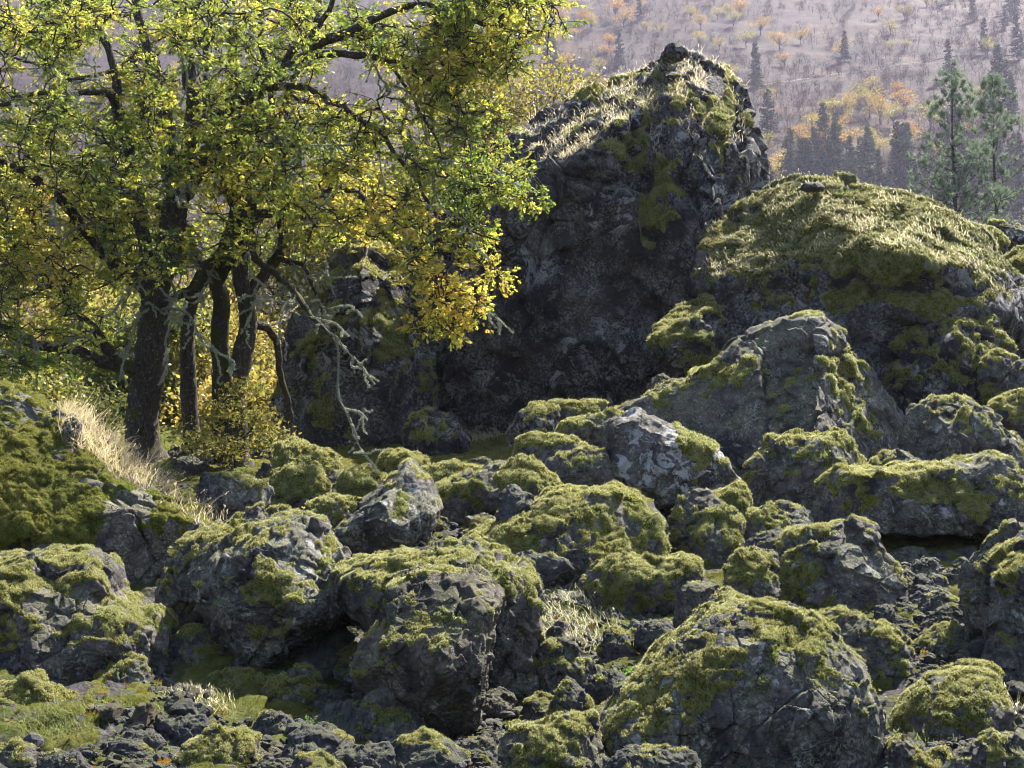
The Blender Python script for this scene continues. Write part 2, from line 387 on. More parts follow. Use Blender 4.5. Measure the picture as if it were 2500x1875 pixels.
def rock(name, poly, D, label, seed=1, T=None, moss=.35, mthick=1.0, m=None, mm=None, cat='boulder', e=.9, big=.15, med=.075, cuts=12,
         dents=(), bias_fn=None, group=None, px=1.35, center=None, rib=None, mossdir=.8, nomoss=False, cut_lo=.68, back=1.0, fine=1.0, sink=True, sharp=True, crack=1.0, face=.66, grow=1.08, lean=.4, planes=()):
    rng = RS(seed); poly0 = poly
    pa = np.array(poly, float)
    if center: cx, cy = center
    else:
        x, y = pa[:, 0], pa[:, 1]; x2, y2 = np.roll(x, -1), np.roll(y, -1); cr = x * y2 - x2 * y; A = cr.sum() / 2
        cx = ((x + x2) * cr).sum() / (6 * A); cy = ((y + y2) * cr).sum() / (6 * A)
    if D > 30 and T and T > 1.5: sharp = False
    szp = math.sqrt(np.ptp(pa[:, 0]) * np.ptp(pa[:, 1]))
    if szp < 95:       # small blocks get a more broken outline
        c0 = pa.mean(0); jr = RS(seed + 5000); pa = c0 + (pa - c0) * jr.uniform(.90, 1.13, (len(pa), 1)); e = min(1.0, e + .12)
    if sink:
        y0, y1 = pa[:, 1].min(), pa[:, 1].max(); h = y1 - y0
        lowf = np.clip((pa[:, 1] - (y0 + .6 * h)) / (.4 * h), 0, 1)
        pa[:, 1] += lowf * h * .22; mx_ = pa[:, 0].mean(); pa[:, 0] += (pa[:, 0] - mx_) * lowf * .22
        poly = [tuple(a) for a in pa]; D = D + .25 * (T if T else .6 * (pa[:, 0].max() - pa[:, 0].min()) * .5 * D / F_PX)
    poly = [tuple(a) for a in pa]
    s = D / F_PX
    th, R = star_radius(poly, cx, cy); R = R * grow
    Rm = R.mean() * s; Ld = min(Rm, 2.6)
    T = T if T else Rm * .8
    N = int(np.clip(R.mean() * 1.65 / px, 8, 190))
    dirs, quads = cube_sphere(N)
    # more of the mesh on the side that faces the slope
    yc = np.clip(dirs[:, 1], -1, 1); al = np.arccos(-yc)           # 0 = towards camera
    al2 = al * (.78 + .22 * al / math.pi)
    pl = np.sqrt(np.maximum(1 - yc ** 2, 1e-12)); c2 = np.cos(al2); s2 = np.sin(al2)
    theta = np.arctan2(dirs[:, 2], dirs[:, 0])
    Rr = np.interp(theta, np.append(th, math.pi), np.append(R, R[0])) * s
    sg = np.sign(c2)
    rad = np.abs(s2) ** e; dep = sg * np.abs(c2) ** e
    dep = np.where(dep < 0, dep * back, dep)
    p = np.stack([Rr * rad * np.cos(theta), -T * dep, Rr * rad * np.sin(theta)], -1)
    if sink:
        z0 = -p[:, 2].min(); xm = np.abs(p[:, 0]).max(); w = np.clip(-p[:, 2] / (.45 * z0), 0, 1); w = w * w * (3 - 2 * w)
        yb = -T * sg * np.sqrt(np.clip(1 - (p[:, 0] / (xm * 1.05)) ** 2, 0, 1)) * .95 * np.clip(np.abs(c2) * 3, 0, 1)
        p[:, 1] = p[:, 1] * (1 - w) + yb * w
    ph = rng.uniform(0, 6.28)
    for k in range(3 if sharp else cuts + 6):
        nv = rng.normal(0, 1, 3); nv[1] = -abs(nv[1]) * (1.2 if k % 3 else -1.0); nv /= np.linalg.norm(nv)
        if k < 6:      # six broad faces that meet in ridges on the visible side
            a_ = ph + k * 1.047 + rng.uniform(-.3, .3); tl = rng.uniform(.65, 1.15); nv = np.array([math.sin(tl) * math.cos(a_), -math.cos(tl), math.sin(tl) * math.sin(a_)])
            sup = (p @ nv).max(); f_ = rng.uniform(face, face + .14); h = sup * min(.97, f_ + (1 - f_) * .85 * math.sin(tl) ** 2); p = p - np.maximum(p @ nv - h, 0)[:, None] * nv; continue
        sup = (p @ nv).max(); side = 1 - abs(nv[1])
        h = sup * (rng.uniform(cut_lo, .9) * (1 - side) + .96 * side)
        dd = np.maximum(p @ nv - h, 0); p = p - dd[:, None] * nv * .93
    for k in range(34):      # chipped corners: small flat breaks all round
        nv = rng.normal(0, 1, 3); nv[1] = -abs(nv[1]) if k % 4 else nv[1]; nv /= np.linalg.norm(nv)
        if (Rm < 2.2 or sharp) and abs(nv[1]) < (.7 if sharp else .45): continue
        h = (p @ nv).max() * rng.uniform(.84, .95) if abs(nv[1]) > .35 else (p @ nv).max() * rng.uniform(.93, .985)
        p = p - np.maximum(p @ nv - h, 0)[:, None] * nv
    for (nx, ny, nz, fr) in planes:
        nv = np.array([nx, ny, nz], float); nv /= np.linalg.norm(nv); h = (p @ nv).max() * fr
        p = p - np.maximum(p @ nv - h, 0)[:, None] * nv
    p[:, 1] += lean * np.maximum(p[:, 2], 0)
    for (du, dv, ru, rv, dm) in dents:
        a = (p[:, 0] / s + cx - du) / ru; bb = (cy - p[:, 2] / s - dv) / rv
        w = np.exp(-(a * a + bb * bb)); p[:, 1] += dm * w * (p[:, 1] < 0)
    n0, _ = normals(p, quads)
    n0 = np.stack([smooth_attr(n0[:, k], quads, len(p), 3) for k in range(3)], 1)
    L = Rm
    off = rng.uniform(0, 50, 3)
    q = p.copy()
    if rib is not None:      # (angle in degrees from vertical, stretch) elongated blocks
        ang = math.radians(rib[0]); ax = np.array([math.sin(ang), 0, math.cos(ang)])
        q = q - np.outer(q @ ax, ax) * (1 - 1 / rib[1])
    wrp = np.stack([fbm(p / (L * .5) + off, seed + k, 3) for k in range(3)], -1)
    t1, e1 = facets(q / (.62 * L) + wrp * .03 + off, seed)
    t2, e2 = facets(q / (.24 * L) + wrp * .05 + off, seed + 3)
    disp = big * Ld * t1 + med * Ld * t2 - crack * (.014 * L * np.clip(1 - e1 / .03, 0, 1) + .008 * L * np.clip(1 - e2 / .05, 0, 1))
    fs = max(.05, 4 * s) 
    t3, e3 = facets(p / (fs * 2.4) + off, seed + 5)
    t4, e4 = facets(p / (.11 * L) + wrp * .06 + off, seed + 7)
    disp += fine * (fs * .10 * t3 + fs * .035 * fbm(p / fs, seed + 6, 3) + .016 * L * t4 - .006 * L * np.clip(1 - e4 / .07, 0, 1)) + .004 * L * fbm(p / (.4 * L), seed + 8, 3)
    p = p + n0 * disp[:, None]
    tow = np.maximum(-p[:, 1], 0) / D; p[:, 0] *= 1 - tow * .9; p[:, 2] *= 1 - tow * .9
    # local frame to world
    C = P(cx, cy, D)
    B = np.stack([RT, FW, UP])           # rows: local x, y, z
    pw = p @ B
    n, fn = normals(pw, quads)
    o = obj(name, new_mesh(name, pw, [quads], m or M_ROCK), loc=C)
    tag(o, label, cat, group)
    rec = dict(seed=seed, name=name, label=label, poly=poly0, D=D, T=T, o=o, v=pw + C, n=n, q=quads, C=C, Rm=Rm, s=s)
    ROCKS.append(rec)
    if nomoss: return rec
    ns = np.stack([smooth_attr(n[:, k], quads, len(p), 4) for k in range(3)], 1)
    sc = max(.5, D / 20)
    up = ns[:, 2] * mossdir * .75 - ns[:, 1] * .04
    pn = pw + C
    mk = up + .8 * fbm(pn / (.5 * sc), seed + 40, 4) + .75 * fbm(pn / (.13 * sc), seed + 41, 4) - (1.0 - moss * 1.6) + .25 * np.clip(.5 - e2 * 2, 0, .5)
    if bias_fn is not None:
        pj = project(pn); mk = mk + bias_fn(pj[:, 0], pj[:, 1], ns)
    mk = smooth_attr(mk, quads, len(p), 1)
    th_ = np.clip(mk * 3, -.35, 1)
    lump = fbm(pn / (.07 * sc), seed + 50, 3); lump2 = np.abs(fbm(pn / (.3 * sc), seed + 51, 2))
    thick = mthick * sc * .034 * (th_ * (.75 + .45 * lump + .35 * lump2)) - .004
    mp = pw + ns * thick[:, None] + n * (mthick * sc * .012 * lump * (th_ > 0))[:, None]
    fm = (mk[quads].max(1) > -.05)
    if fm.sum() < 5: return rec
    fq = quads[fm]; used, inv = np.unique(fq, return_inverse=True); fq = inv.reshape(fq.shape)
    mv = mp[used]; mkk = mk[used]
    # tufts
    fsel = np.nonzero((mkk[fq].min(1) > .02))[0]
    V = [mv]; Fq = [fq]; tips = [np.clip(.02 + .4 * lump[used] + .15 * lump2[used], 0, .5)]; tris = []
    if len(fsel):
        a = mv[fq[fsel, 2]] - mv[fq[fsel, 0]]; b_ = mv[fq[fsel, 3]] - mv[fq[fsel, 1]]; fnn = np.cross(a, b_); ar = np.linalg.norm(fnn, axis=1) / 2
        fnn /= np.maximum(np.linalg.norm(fnn, axis=1), 1e-9)[:, None]
        vis = np.where(fnn[:, 1] < .35, 1.0, .12)
        cnt = int(min(45000, (ar * vis).sum() / (s * s) * 1.15))
        pr = ar * vis; pr = pr / pr.sum()
        pick = fsel[rng.choice(len(fsel), cnt, p=pr)]
        w = rng.dirichlet((1, 1, 1, 1), cnt)
        bp = (mv[fq[pick]] * w[:, :, None]).sum(1)
        k0 = fnn[np.searchsorted(fsel, pick)]
        ln = max(.018, 2.0 * s) * .9
        sv, st = spikes(bp, k0, ln, max(.0028, .36 * s), rng, .55)
        tp = np.tile(np.array([.1, .1, 1.0]), cnt) * np.repeat(rng.uniform(.6, 1, cnt), 3)
        V.append(sv); tips.append(tp); tris = [st + len(mv)]
    nq = len(fq)
    me = new_mesh('moss', np.concatenate(V), [fq] + tris, mm or M_MOSS, attrs={'tip': np.concatenate(tips)})
    obj('moss', me, parent=o)
    rec['mk'] = mk
    return rec
#ROCKLIST
exec_rocks = True
# ------------------------------------------------------------------ the cliff and the giant boulders
def box_bias(*boxes):
    """raise or lower moss inside soft ellipses: (u, v, ru, rv, amount)"""
    def f(u, v, n):
        r = np.zeros(len(u))
        for (a, b, ra, rb, k) in boxes: r += k * np.exp(-(((u - a) / ra) ** 2 + ((v - b) / rb) ** 2))
        return r
    return f
cliff_poly = ov((1100, 305), (1140, 275), (1185, 245), (1240, 190), (1330, 152), (1430, 120), (1462, 112), (1500, 112), (1570, 122), (1592, 150), (1600, 200), (1632, 262), (1640, 322),
                (1668, 375), (1672, 440), (1690, 600), (1680, 800), (1600, 960), (1300, 990), (900, 1000), (820, 960), (830, 760), (850, 560), (930, 470), (1010, 430), (1080, 370))
def cliff_bias(u, v, n):
    r = box_bias((650, 100, 90, 40, .35), (640, 190, 25, 70, .75), (655, 240, 22, 40, .5), (600, 130, 30, 60, .25), (600, 330, 90, 90, -1.2), (480, 330, 60, 100, -.5), (560, 190, 40, 40, -.35))(u, v, n)
    right = 1 / (1 + np.exp(-(u - 672 - (v - 200) * .1) / 12))
    st = vnoise(np.stack([u / 9, v / 45, u * 0], -1), 5)
    return r + right * (.35 * n[:, 0] + .12 + .5 * st)
CL = rock('cliff', cliff_poly, 39.5, 'towering dark basalt cliff, grass on its sloping top, mossy ribs down its right side', 11, T=4.6, m=M_CLIFF, mm=M_MOSS_FAR,
          cat='rock cliff', grow=1.0, lean=.12, planes=((-.55, -.4, .8, .80), (.8, -.55, .2, .90)), e=.55, crack=2.5, big=0.17, med=.13, cuts=7, moss=.17, mthick=.7, fine=2.6, face=.88, bias_fn=cliff_bias, rib=(-14, 2.4), center=(590, 270), px=1.25, cut_lo=.84,
          dents=((600, 300, 55, 70, .8), (555, 200, 45, 45, -.3), (640, 170, 18, 110, .5), (700, 170, 30, 100, -.6)))
rock('rock_outcrop', ov((600, 990), (606, 900), (612, 790), (640, 700), (682, 650), (692, 590), (720, 560), (760, 540), (820, 528), (880, 560), (920, 650), (930, 800), (940, 920), (900, 990), (760, 1010)), 37.2,
     'dark rounded basalt outcrop left of the cliff, in shade behind the orange oak branch', 12, T=2.2, grow=1.0, m=M_CLIFF, mm=M_MOSS_FAR, lean=.15, cat='rock outcrop', e=.6, moss=.45, big=0.11, med=.08, mthick=.8, rib=(5, 1.8))
DOME = rock('mossy_dome_boulder', ov((1530, 520), (1560, 488), (1620, 455), (1665, 425), (1740, 405), (1850, 408), (1940, 438), (2040, 478), (2125, 530), (2150, 580), (2185, 612), (2200, 670), (2165, 700), (2172, 760), (2130, 840),
     (2120, 960), (1900, 990), (1600, 960), (1490, 900), (1505, 810), (1530, 720), (1536, 640), (1518, 600)), 34.2,
     'huge dome boulder at right, capped with thick green moss and blond grass', 13, T=3.6, m=M_CLIFF, mm=M_MOSS_DRY, lean=.15, face=.85, planes=((0.05, -.5, .87, .82), (-.5, -.4, .7, .85)), e=.7, moss=.30, big=0.07, med=.06, mthick=1.0, mossdir=1.25, center=(852, 310), cuts=6, cut_lo=.85,
     bias_fn=box_bias((870, 215, 140, 38, 1.3), (750, 275, 45, 35, .7), (910, 275, 55, 22, .9), (955, 340, 45, 60, .45), (850, 290, 50, 15, .7), (725, 340, 20, 60, -1.0), (850, 350, 50, 50, -.35)),
     dents=((900, 272, 60, 14, -.35), (850, 300, 90, 14, .35), (760, 330, 40, 50, .3), (960, 320, 40, 40, -.5)))
rock('boulder', ov((1404, 735), (1440, 690), (1490, 655), (1535, 640), (1560, 700), (1560, 820), (1480, 800), (1430, 760)), 33.0, 'sloping rock under bright green moss wedged between the cliff and the dome boulder', 14, moss=.6, mm=M_MOSS_FAR, m=M_CLIFF, mthick=1.3, lean=.9, planes=((-.5, -.4, .7, .6),))
rock('boulder', ov((1370, 900), (1410, 860), (1480, 828), (1560, 778), (1600, 742), (1660, 708), (1700, 690), (1782, 684), (1830, 745), (1900, 805), (1980, 900), (1968, 965), (1920, 1010), (1800, 1050), (1600, 1060), (1540, 1010), (1450, 930)), 28.6,
     'large pointed grey boulder standing in front of the mossy dome boulder', 15, sharp=True, lean=.35, grow=1.02, planes=((.75, -.62, .2, .55), (-.45, -.75, .5, .60)), T=2.6, m=M_ROCK_L, e=1.0, moss=.22, big=0.08, med=.05, cuts=6, mthick=1.1, center=(790, 425),
     bias_fn=box_bias((715, 375, 70, 14, .5), (840, 360, 25, 45, .55), (872, 400, 45, 45, .3), (760, 430, 60, 40, -.3)))
rock('boulder', ov((1905, 880), (1960, 700), (2060, 640), (2150, 700), (2176, 760), (2150, 850), (2120, 960), (1980, 960)), 31.5, 'dark boulder hung with heavy moss under the right end of the dome boulder', 16, m=M_CLIFF, mm=M_MOSS_FAR, moss=.42, mthick=1.6, big=0.16, med=.1)
# left bank
LB = rock('mossy_bank_boulder', q3((-260, 60), (-100, 30), (0, 60), (70, 110), (160, 150), (260, 190), (380, 290), (500, 420), (640, 500), (780, 560), (900, 610), (975, 645), (930, 700), (760, 740), (740, 800), (700, 920), (620, 990), (500, 1010), (300, 1000), (-100, 1000), (-300, 800)), 19.6,
     'broad mossy bank boulder at the left edge with a fringe of blond grass', 17, sharp=False, T=1.5, e=.75, moss=.5, big=0.05, med=.04, cuts=7, center=(50, 520), mthick=1.2, mm=M_MOSS_Y, mossdir=.7,
     bias_fn=box_bias((25, 450, 40, 35, .8), (40, 520, 60, 40, .9), (140, 570, 40, 25, -.5), (135, 505, 25, 18, -.8), (60, 455, 25, 14, -.5), (170, 590, 40, 50, .2), (60, 552, 35, 8, -.8)))
rock('small_boulder', q3((170, 210), (185, 150), (240, 120), (280, 145), (275, 200), (230, 235)), 20.2, 'small angular rock on the crest of the mossy bank boulder, left of the upright one', 18, sink=False, moss=.25, px=1.0)
rock('small_boulder', q3((270, 220), (280, 160), (310, 145), (345, 190), (350, 250), (310, 265)), 19.9, 'small upright bare rock on the crest of the mossy bank boulder beside the blond grass', 19, sink=False, moss=.1, px=1.0)
rock('small_boulder', q3((-40, 130), (-20, 55), (40, 60), (110, 90), (150, 130), (110, 160), (20, 170)), 20.4, 'low grey rock at the top left corner of the mossy bank boulder', 20, sink=False, moss=.3, px=1.0)
rock('boulder', q3((-220, 850), (-80, 790), (0, 785), (140, 758), (330, 762), (400, 800), (445, 840), (470, 920), (560, 965), (640, 1010), (692, 1055), (706, 1120), (650, 1215), (540, 1290), (410, 1340), (380, 1400), (200, 1400), (-200, 1380), (-260, 1100)), 14.7,
     'big humped boulder at the lower left edge, pale moss over its shoulder', 21, T=1.15, m=M_ROCK, moss=.34, big=0.06, med=.06, cuts=9, center=(55, 635),
     bias_fn=box_bias((12, 580, 30, 30, .5), (70, 590, 22, 20, .5), (60, 670, 80, 25, -.7), (130, 620, 35, 14, .35), (52, 567, 30, 6, -.6)))
rock('boulder', q3((845, 815), (880, 775), (960, 715), (1040, 670), (1110, 635), (1200, 605), (1300, 598), (1368, 615), (1400, 690), (1470, 770), (1560, 860), (1602, 935), (1560, 1000), (1450, 1035), (1390, 1110), (1320, 1150), (1250, 1160), (1230, 1225), (1160, 1262), (1080, 1215), (1010, 1120), (930, 1040), (870, 960)), 15.6,
     'large angular boulder left of centre, tapering down to a propped point', 22, sink=False, sharp=True, face=.7, T=1.2, m=M_ROCK_L, moss=.25, big=0.12, cuts=12, e=.95,
     bias_fn=box_bias((240, 540, 50, 14, .4), (245, 588, 22, 22, .6), (300, 600, 30, 25, .35), (262, 632, 25, 12, .7), (272, 660, 14, 12, .5), (230, 620, 30, 30, -.3), (290, 548, 16, 10, -.7)))
rock('boulder', q3((690, 980), (720, 850), (755, 690), (840, 668), (930, 655), (1010, 630), (1080, 650), (1000, 800), (960, 1100), (820, 1150), (700, 1120)), 16.9,
     'mossy boulder leaning behind the left side of the large angular boulder', 23, moss=.46, m=M_ROCK_L)
rock('boulder', q3((1420, 650), (1480, 590), (1560, 520), (1660, 440), (1750, 353), (1800, 400), (1845, 440), (1888, 545), (1850, 640), (1810, 760), (1700, 800), (1540, 800), (1450, 720)), 21.8,
     'wedge shaped boulder with a sharp peak and white lichen patch, mid slope', 24, sink=False, sharp=True, face=.8, T=1.2, m=M_ROCK_L, moss=.2, big=0.07, med=.05, cuts=6, e=1.0, mthick=.8,
     bias_fn=box_bias((395, 505, 40, 20, .25), (412, 530, 18, 30, -.3), (372, 505, 14, 14, -.9)))
rock('boulder', q3((1450, 810), (1560, 780), (1700, 765), (1860, 748), (1990, 735), (2100, 760), (2200, 795), (2290, 860), (2306, 960), (2290, 1080), (2230, 1190), (2140, 1260), (2050, 1250), (1700, 1150), (1620, 1050), (1500, 930)), 14.6,
     'broad boulder behind the tall central boulder, its right face catching the sun', 25, T=1.0, m=M_ROCK, moss=.36, big=0.11, cuts=8, center=(440, 605),
     bias_fn=box_bias((500, 590, 22, 18, .5), (515, 640, 20, 40, -.5), (380, 590, 20, 30, .3)))
rock('boulder', q3((1560, 1215), (1600, 1110), (1680, 1010), (1690, 900), (1780, 865), (1900, 850), (2030, 843), (2100, 890), (2145, 945), (2110, 1030), (2095, 1150), (2075, 1300), (2030, 1420), (1980, 1490), (1885, 1532), (1830, 1500), (1790, 1450), (1690, 1330), (1600, 1340), (1565, 1300)), 13.2,
     'tall faceted boulder at the centre front with pale moss down its left flank', 26, sink=False, sharp=True, face=.75, T=1.0, m=M_ROCK_B, moss=.27, big=0.12, med=.07, cuts=12, e=.78, mthick=.8,
     bias_fn=box_bias((385, 665, 25, 50, .6), (420, 625, 16, 20, .4), (465, 600, 22, 14, -.8), (450, 620, 22, 14, .7), (440, 700, 30, 40, -.5)))
rock('boulder', q3((1520, 1455), (1590, 1385), (1690, 1320), (1745, 1400), (1805, 1480), (1812, 1570), (1740, 1640), (1640, 1650), (1560, 1590)), 12.5, 'speckled squat rock propping the foot of the tall central boulder', 27, m=M_ROCK_L, moss=.3)
rock('boulder', q3((1240, 1205), (1300, 1150), (1380, 1110), (1470, 1072), (1512, 1112), (1492, 1220), (1452, 1370), (1400, 1420), (1360, 1400), (1300, 1290)), 15.1, 'bare grey angular block under the point of the large angular boulder', 28, sink=False, sharp=True, m=M_STONE, moss=.06, cuts=14, big=0.08, e=.9)
rock('boulder', q3((1160, 1330), (1200, 1270), (1260, 1235), (1340, 1235), (1390, 1330), (1410, 1400), (1350, 1430), (1200, 1430)), 14.0, 'low rounded mossy rock right below the point of the large angular boulder', 29, moss=.62, mthick=1.1)
rock('boulder', q3((710, 1260), (730, 1120), (800, 1080), (860, 1062), (950, 1085), (1015, 1200), (1015, 1260), (900, 1320), (780, 1310)), 15.0, 'mossy rock between the humped left boulder and the large angular boulder', 30, moss=.5)
rock('boulder', q3((880, 1400), (900, 1300), (980, 1260), (1100, 1270), (1180, 1290), (1180, 1430), (1000, 1460)), 14.3, 'low mound of mossy rock below the large angular boulder at its left', 31, moss=.8, mthick=1.1)
rock('boulder', q3((410, 1390), (440, 1260), (500, 1208), (600, 1205), (655, 1280), (640, 1360), (500, 1420)), 14.2, 'small mossy boulder tucked against the right foot of the humped left boulder', 32, moss=.48)
rock('boulder', q3((-90, 1320), (0, 1300), (100, 1278), (190, 1330), (300, 1400), (260, 1480), (100, 1560), (-100, 1560)), 13.2, 'green mossy rock under the humped boulder at the lower left corner', 33, moss=.58, mthick=1.1)
rock('boulder', q3((150, 1530), (195, 1445), (260, 1405), (330, 1388), (450, 1408), (530, 1480), (480, 1540), (330, 1580), (200, 1610)), 12.8, 'low flat topped boulder with drooping moss in the lower left rubble', 34, moss=.34, big=0.16)
rock('boulder', q3((755, 1660), (830, 1545), (900, 1510), (970, 1498), (1080, 1550), (1110, 1659), (1000, 1760), (800, 1760)), 11.8, 'mossy rock cut by the bottom edge, left of the picture centre', 35, moss=.5)
rock('boulder', q3((860, 500), (885, 405), (960, 393), (1050, 425), (1145, 465), (1145, 535), (1070, 590), (1000, 620), (900, 600)), 22.0, 'dark broken rock behind the grass fringe, near the oak trunks', 36, sharp=True, moss=.2, m=M_ROCK_L, big=0.16)
rock('boulder', q3((990, 610), (1055, 548), (1120, 528), (1155, 600), (1140, 660), (1010, 660)), 19.6, 'small pale mossy rock right behind the large angular boulder', 37, moss=.5)
rock('boulder', q3((1130, 600), (1170, 545), (1240, 545), (1280, 590), (1250, 640), (1150, 640)), 19.9, 'small mossy rock left of the wedge boulder, beside a pale mossy one', 38, moss=.55)
rock('boulder', q3((1280, 580), (1330, 525), (1440, 500), (1560, 500), (1500, 570), (1440, 640), (1330, 640)), 21.5, 'low mossy ledge left of the peaked wedge boulder', 39, moss=.6)
rock('boulder', q3((1758, 260), (1765, 140), (1850, 113), (1960, 160), (2003, 245), (1985, 340), (1850, 360), (1770, 340)), 33.5, 'upright dark green boulder in the shade at the foot of the cliff', 40, moss=.3, m=M_CLIFF, T=.8, mossdir=.3, bias_fn=box_bias((430, 430, 25, 20, .8)))
rock('boulder', q3((1185, 370), (1200, 290), (1260, 262), (1340, 275), (1430, 330), (1440, 400), (1300, 430), (1200, 420)), 29.5, 'dark moss covered mound in the shade below the left outcrop', 41, moss=.85, m=M_CLIFF, mthick=1.2)
rock('boulder', q3((1160, 470), (1190, 400), (1260, 375), (1350, 380), (1410, 440), (1370, 500), (1200, 520)), 26.8, 'round dark mossy boulder in the shade behind the broken rock', 42, moss=.9, mthick=1.2)
rock('boulder', q3((1468, 450), (1480, 395), (1560, 373), (1650, 400), (1665, 450), (1600, 510), (1500, 510)), 26.6, 'round dark mossy boulder touching the tips of the hanging lichen branch', 43, moss=.9, mthick=1.2)
rock('boulder', q3((1630, 370), (1660, 310), (1740, 300), (1830, 330), (1830, 400), (1700, 430)), 30.0, 'low mossy rock in front of the upright dark green boulder', 44, moss=.8, m=M_CLIFF)
rock('boulder', q3((1790, 440), (1830, 370), (1960, 350), (2060, 375), (2020, 430), (1900, 480)), 26.4, 'flat rock edged with bright moss, right behind the wedge boulder peak', 45, moss=.6)
rock('boulder', q3((1840, 560), (1880, 450), (1960, 410), (2100, 370), (2206, 350), (2260, 420), (2206, 500), (2000, 560), (1900, 620)), 24.0, 'long mossy ledge running right from the wedge boulder', 46, moss=.45)
rock('boulder', q4((-60, 500), (-20, 450), (20, 450), (70, 490), (95, 540), (60, 590), (-40, 590)), 20.8, 'upright dark stone in front of the moss mound, right of the wedge boulder', 47, sharp=True, moss=.15, m=M_STONE)
rock('boulder', q4((-40, 400), (0, 340), (60, 333), (140, 380), (220, 450), (252, 515), (180, 545), (90, 530), (0, 480)), 22.2, 'bright moss mound left of the white lichen boulder', 48, moss=.75, mthick=1.1)
rock('boulder', q4((140, 370), (190, 320), (260, 295), (400, 288), (440, 350), (440, 420), (320, 410), (190, 410)), 24.2, 'low mossy ledge touching the left side of the white lichen boulder', 49, moss=.5)
rock('boulder', q4((10, 310), (50, 250), (110, 235), (250, 238), (340, 285), (330, 330), (160, 350), (40, 345)), 26.0, 'flat mossy rock in the middle of the slope below the grass patch', 50, moss=.5)
rock('boulder', q4((175, 150), (180, 92), (290, 85), (395, 93), (402, 150), (340, 190), (220, 190)), 30.6, 'square block with a flat bright moss top at the foot of the cliff', 51, sink=False, moss=.5, big=0.04, e=.5)
rock('boulder', q4((0, 200), (30, 130), (100, 95), (180, 110), (190, 190), (100, 230), (10, 240)), 30.0, 'dark mossy rock left of the square moss topped block', 52, moss=.5, m=M_CLIFF)
rock('boulder', q4((200, 220), (230, 165), (330, 155), (420, 130), (500, 150), (480, 210), (380, 250), (240, 250)), 28.8, 'jagged mossy rock right below the square moss topped block', 53, moss=.5)
rock('boulder', q4((425, 180), (440, 120), (560, 60), (680, 10), (780, 10), (800, 70), (720, 140), (560, 190)), 29.6, 'mossy spur of rock left of the large pointed boulder', 54, moss=.45, m=M_ROCK_L)
rock('boulder', q4((410, 290), (425, 220), (445, 185), (540, 138), (620, 170), (700, 200), (790, 240), (860, 285), (910, 350), (952, 430), (900, 485), (810, 500), (720, 532), (650, 520), (600, 527), (520, 500), (465, 440), (425, 380)), 24.8,
     'round boulder splashed with white lichen on its left face, mossy on top', 55, sink=False, sharp=True, face=.75, T=1.1, m=M_ROCK_W, moss=.2, big=0.08, med=.05, e=.75, mthick=.9,
     bias_fn=box_bias((685, 440, 28, 16, .7), (708, 462, 16, 30, .5), (645, 450, 28, 40, -.9)))
rock('boulder', q4((1000, 440), (1060, 350), (1125, 300), (1135, 255), (1290, 230), (1440, 225), (1485, 300), (1510, 380), (1400, 450), (1280, 500), (1120, 540), (1020, 520)), 24.0, 'blocky boulder with a bright moss shelf, right of the white lichen boulder', 56, moss=.46, m=M_ROCK_L, e=.62)
rock('boulder', q4((1680, 290), (1735, 180), (1745, 130), (1800, 88), (1885, 68), (1980, 88), (2080, 150), (2150, 230), (2210, 330), (2150, 380), (1950, 400), (1750, 370)), 26.2, 'faceted boulder with moss ridges behind the overhanging slab', 57, sharp=True, moss=.3, m=M_ROCK_L)
rock('boulder', q4((2075, 130), (2130, 80), (2206, 50), (2320, 60), (2340, 300), (2220, 330), (2140, 210)), 27.5, 'mossy boulder at the right edge, level with the foot of the dome boulder', 58, moss=.5)
rock('boulder', q4((1540, 370), (1600, 292), (1680, 300), (1780, 350), (1750, 400), (1600, 410)), 25.2, 'small sharp rock between the blocky boulder and the faceted one', 59, moss=.25, m=M_ROCK_L)
rock('overhanging_slab', q4((1310, 600), (1345, 440), (1395, 372), (1500, 375), (1620, 382), (1780, 352), (1960, 345), (2010, 312), (2130, 320), (2170, 400), (2225, 470), (2330, 560), (2300, 640), (2150, 630), (2000, 640), (1800, 640), (1680, 650), (1600, 640), (1500, 630), (1400, 640)), 22.0,
     'wide overhanging slab at right, mossy top over a black hollow', 60, sink=False, grow=1.0, lean=.1, T=1.3, m=M_ROCK_L, moss=.33, big=0.10, med=.07, e=.6, back=.75, cuts=8, bias_fn=box_bias((930, 487, 70, 18, .8), (960, 540, 30, 18, .2)))
rock('boulder', q4((2090, 730), (2130, 640), (2206, 620), (2330, 620), (2330, 900), (2120, 860)), 22.6, 'dark rock closing the right end of the hollow under the slab', 61, moss=.15)
rock('boulder', q4((1540, 900), (1530, 700), (1570, 640), (1610, 730), (1640, 860), (1650, 960), (1600, 980)), 21.0, 'dark rock closing the left end of the hollow under the slab', 611, moss=.15)
rock('small_boulder', q4((1730, 850), (1735, 790), (1780, 755), (1840, 770), (1842, 850), (1790, 880)), 19.2, 'small pale upright stone in the mouth of the black hollow', 62, moss=.05, m=M_ROCK_L, px=1.0)
rock('boulder', q4((1840, 900), (1870, 830), (1950, 770), (2045, 780), (2020, 880), (1960, 930), (1880, 930)), 19.0, 'bare brown grey rock in the black hollow, right of the small pale stone', 63, moss=.08, m=M_ROCK_B)
rock('boulder', q4((1640, 900), (1645, 800), (1700, 795), (1735, 830), (1740, 900), (1690, 930)), 19.0, 'bare brown rock left of the small pale stone in the hollow', 64, moss=.08, m=M_ROCK_B)
rock('boulder', q4((705, 640), (712, 560), (770, 500), (850, 500), (960, 610), (980, 700), (905, 790), (900, 880), (860, 885), (790, 860), (735, 730)), 21.2, 'standing boulder with dark moss below the white lichen boulder', 65, sharp=True, moss=.4, m=M_ROCK_L)
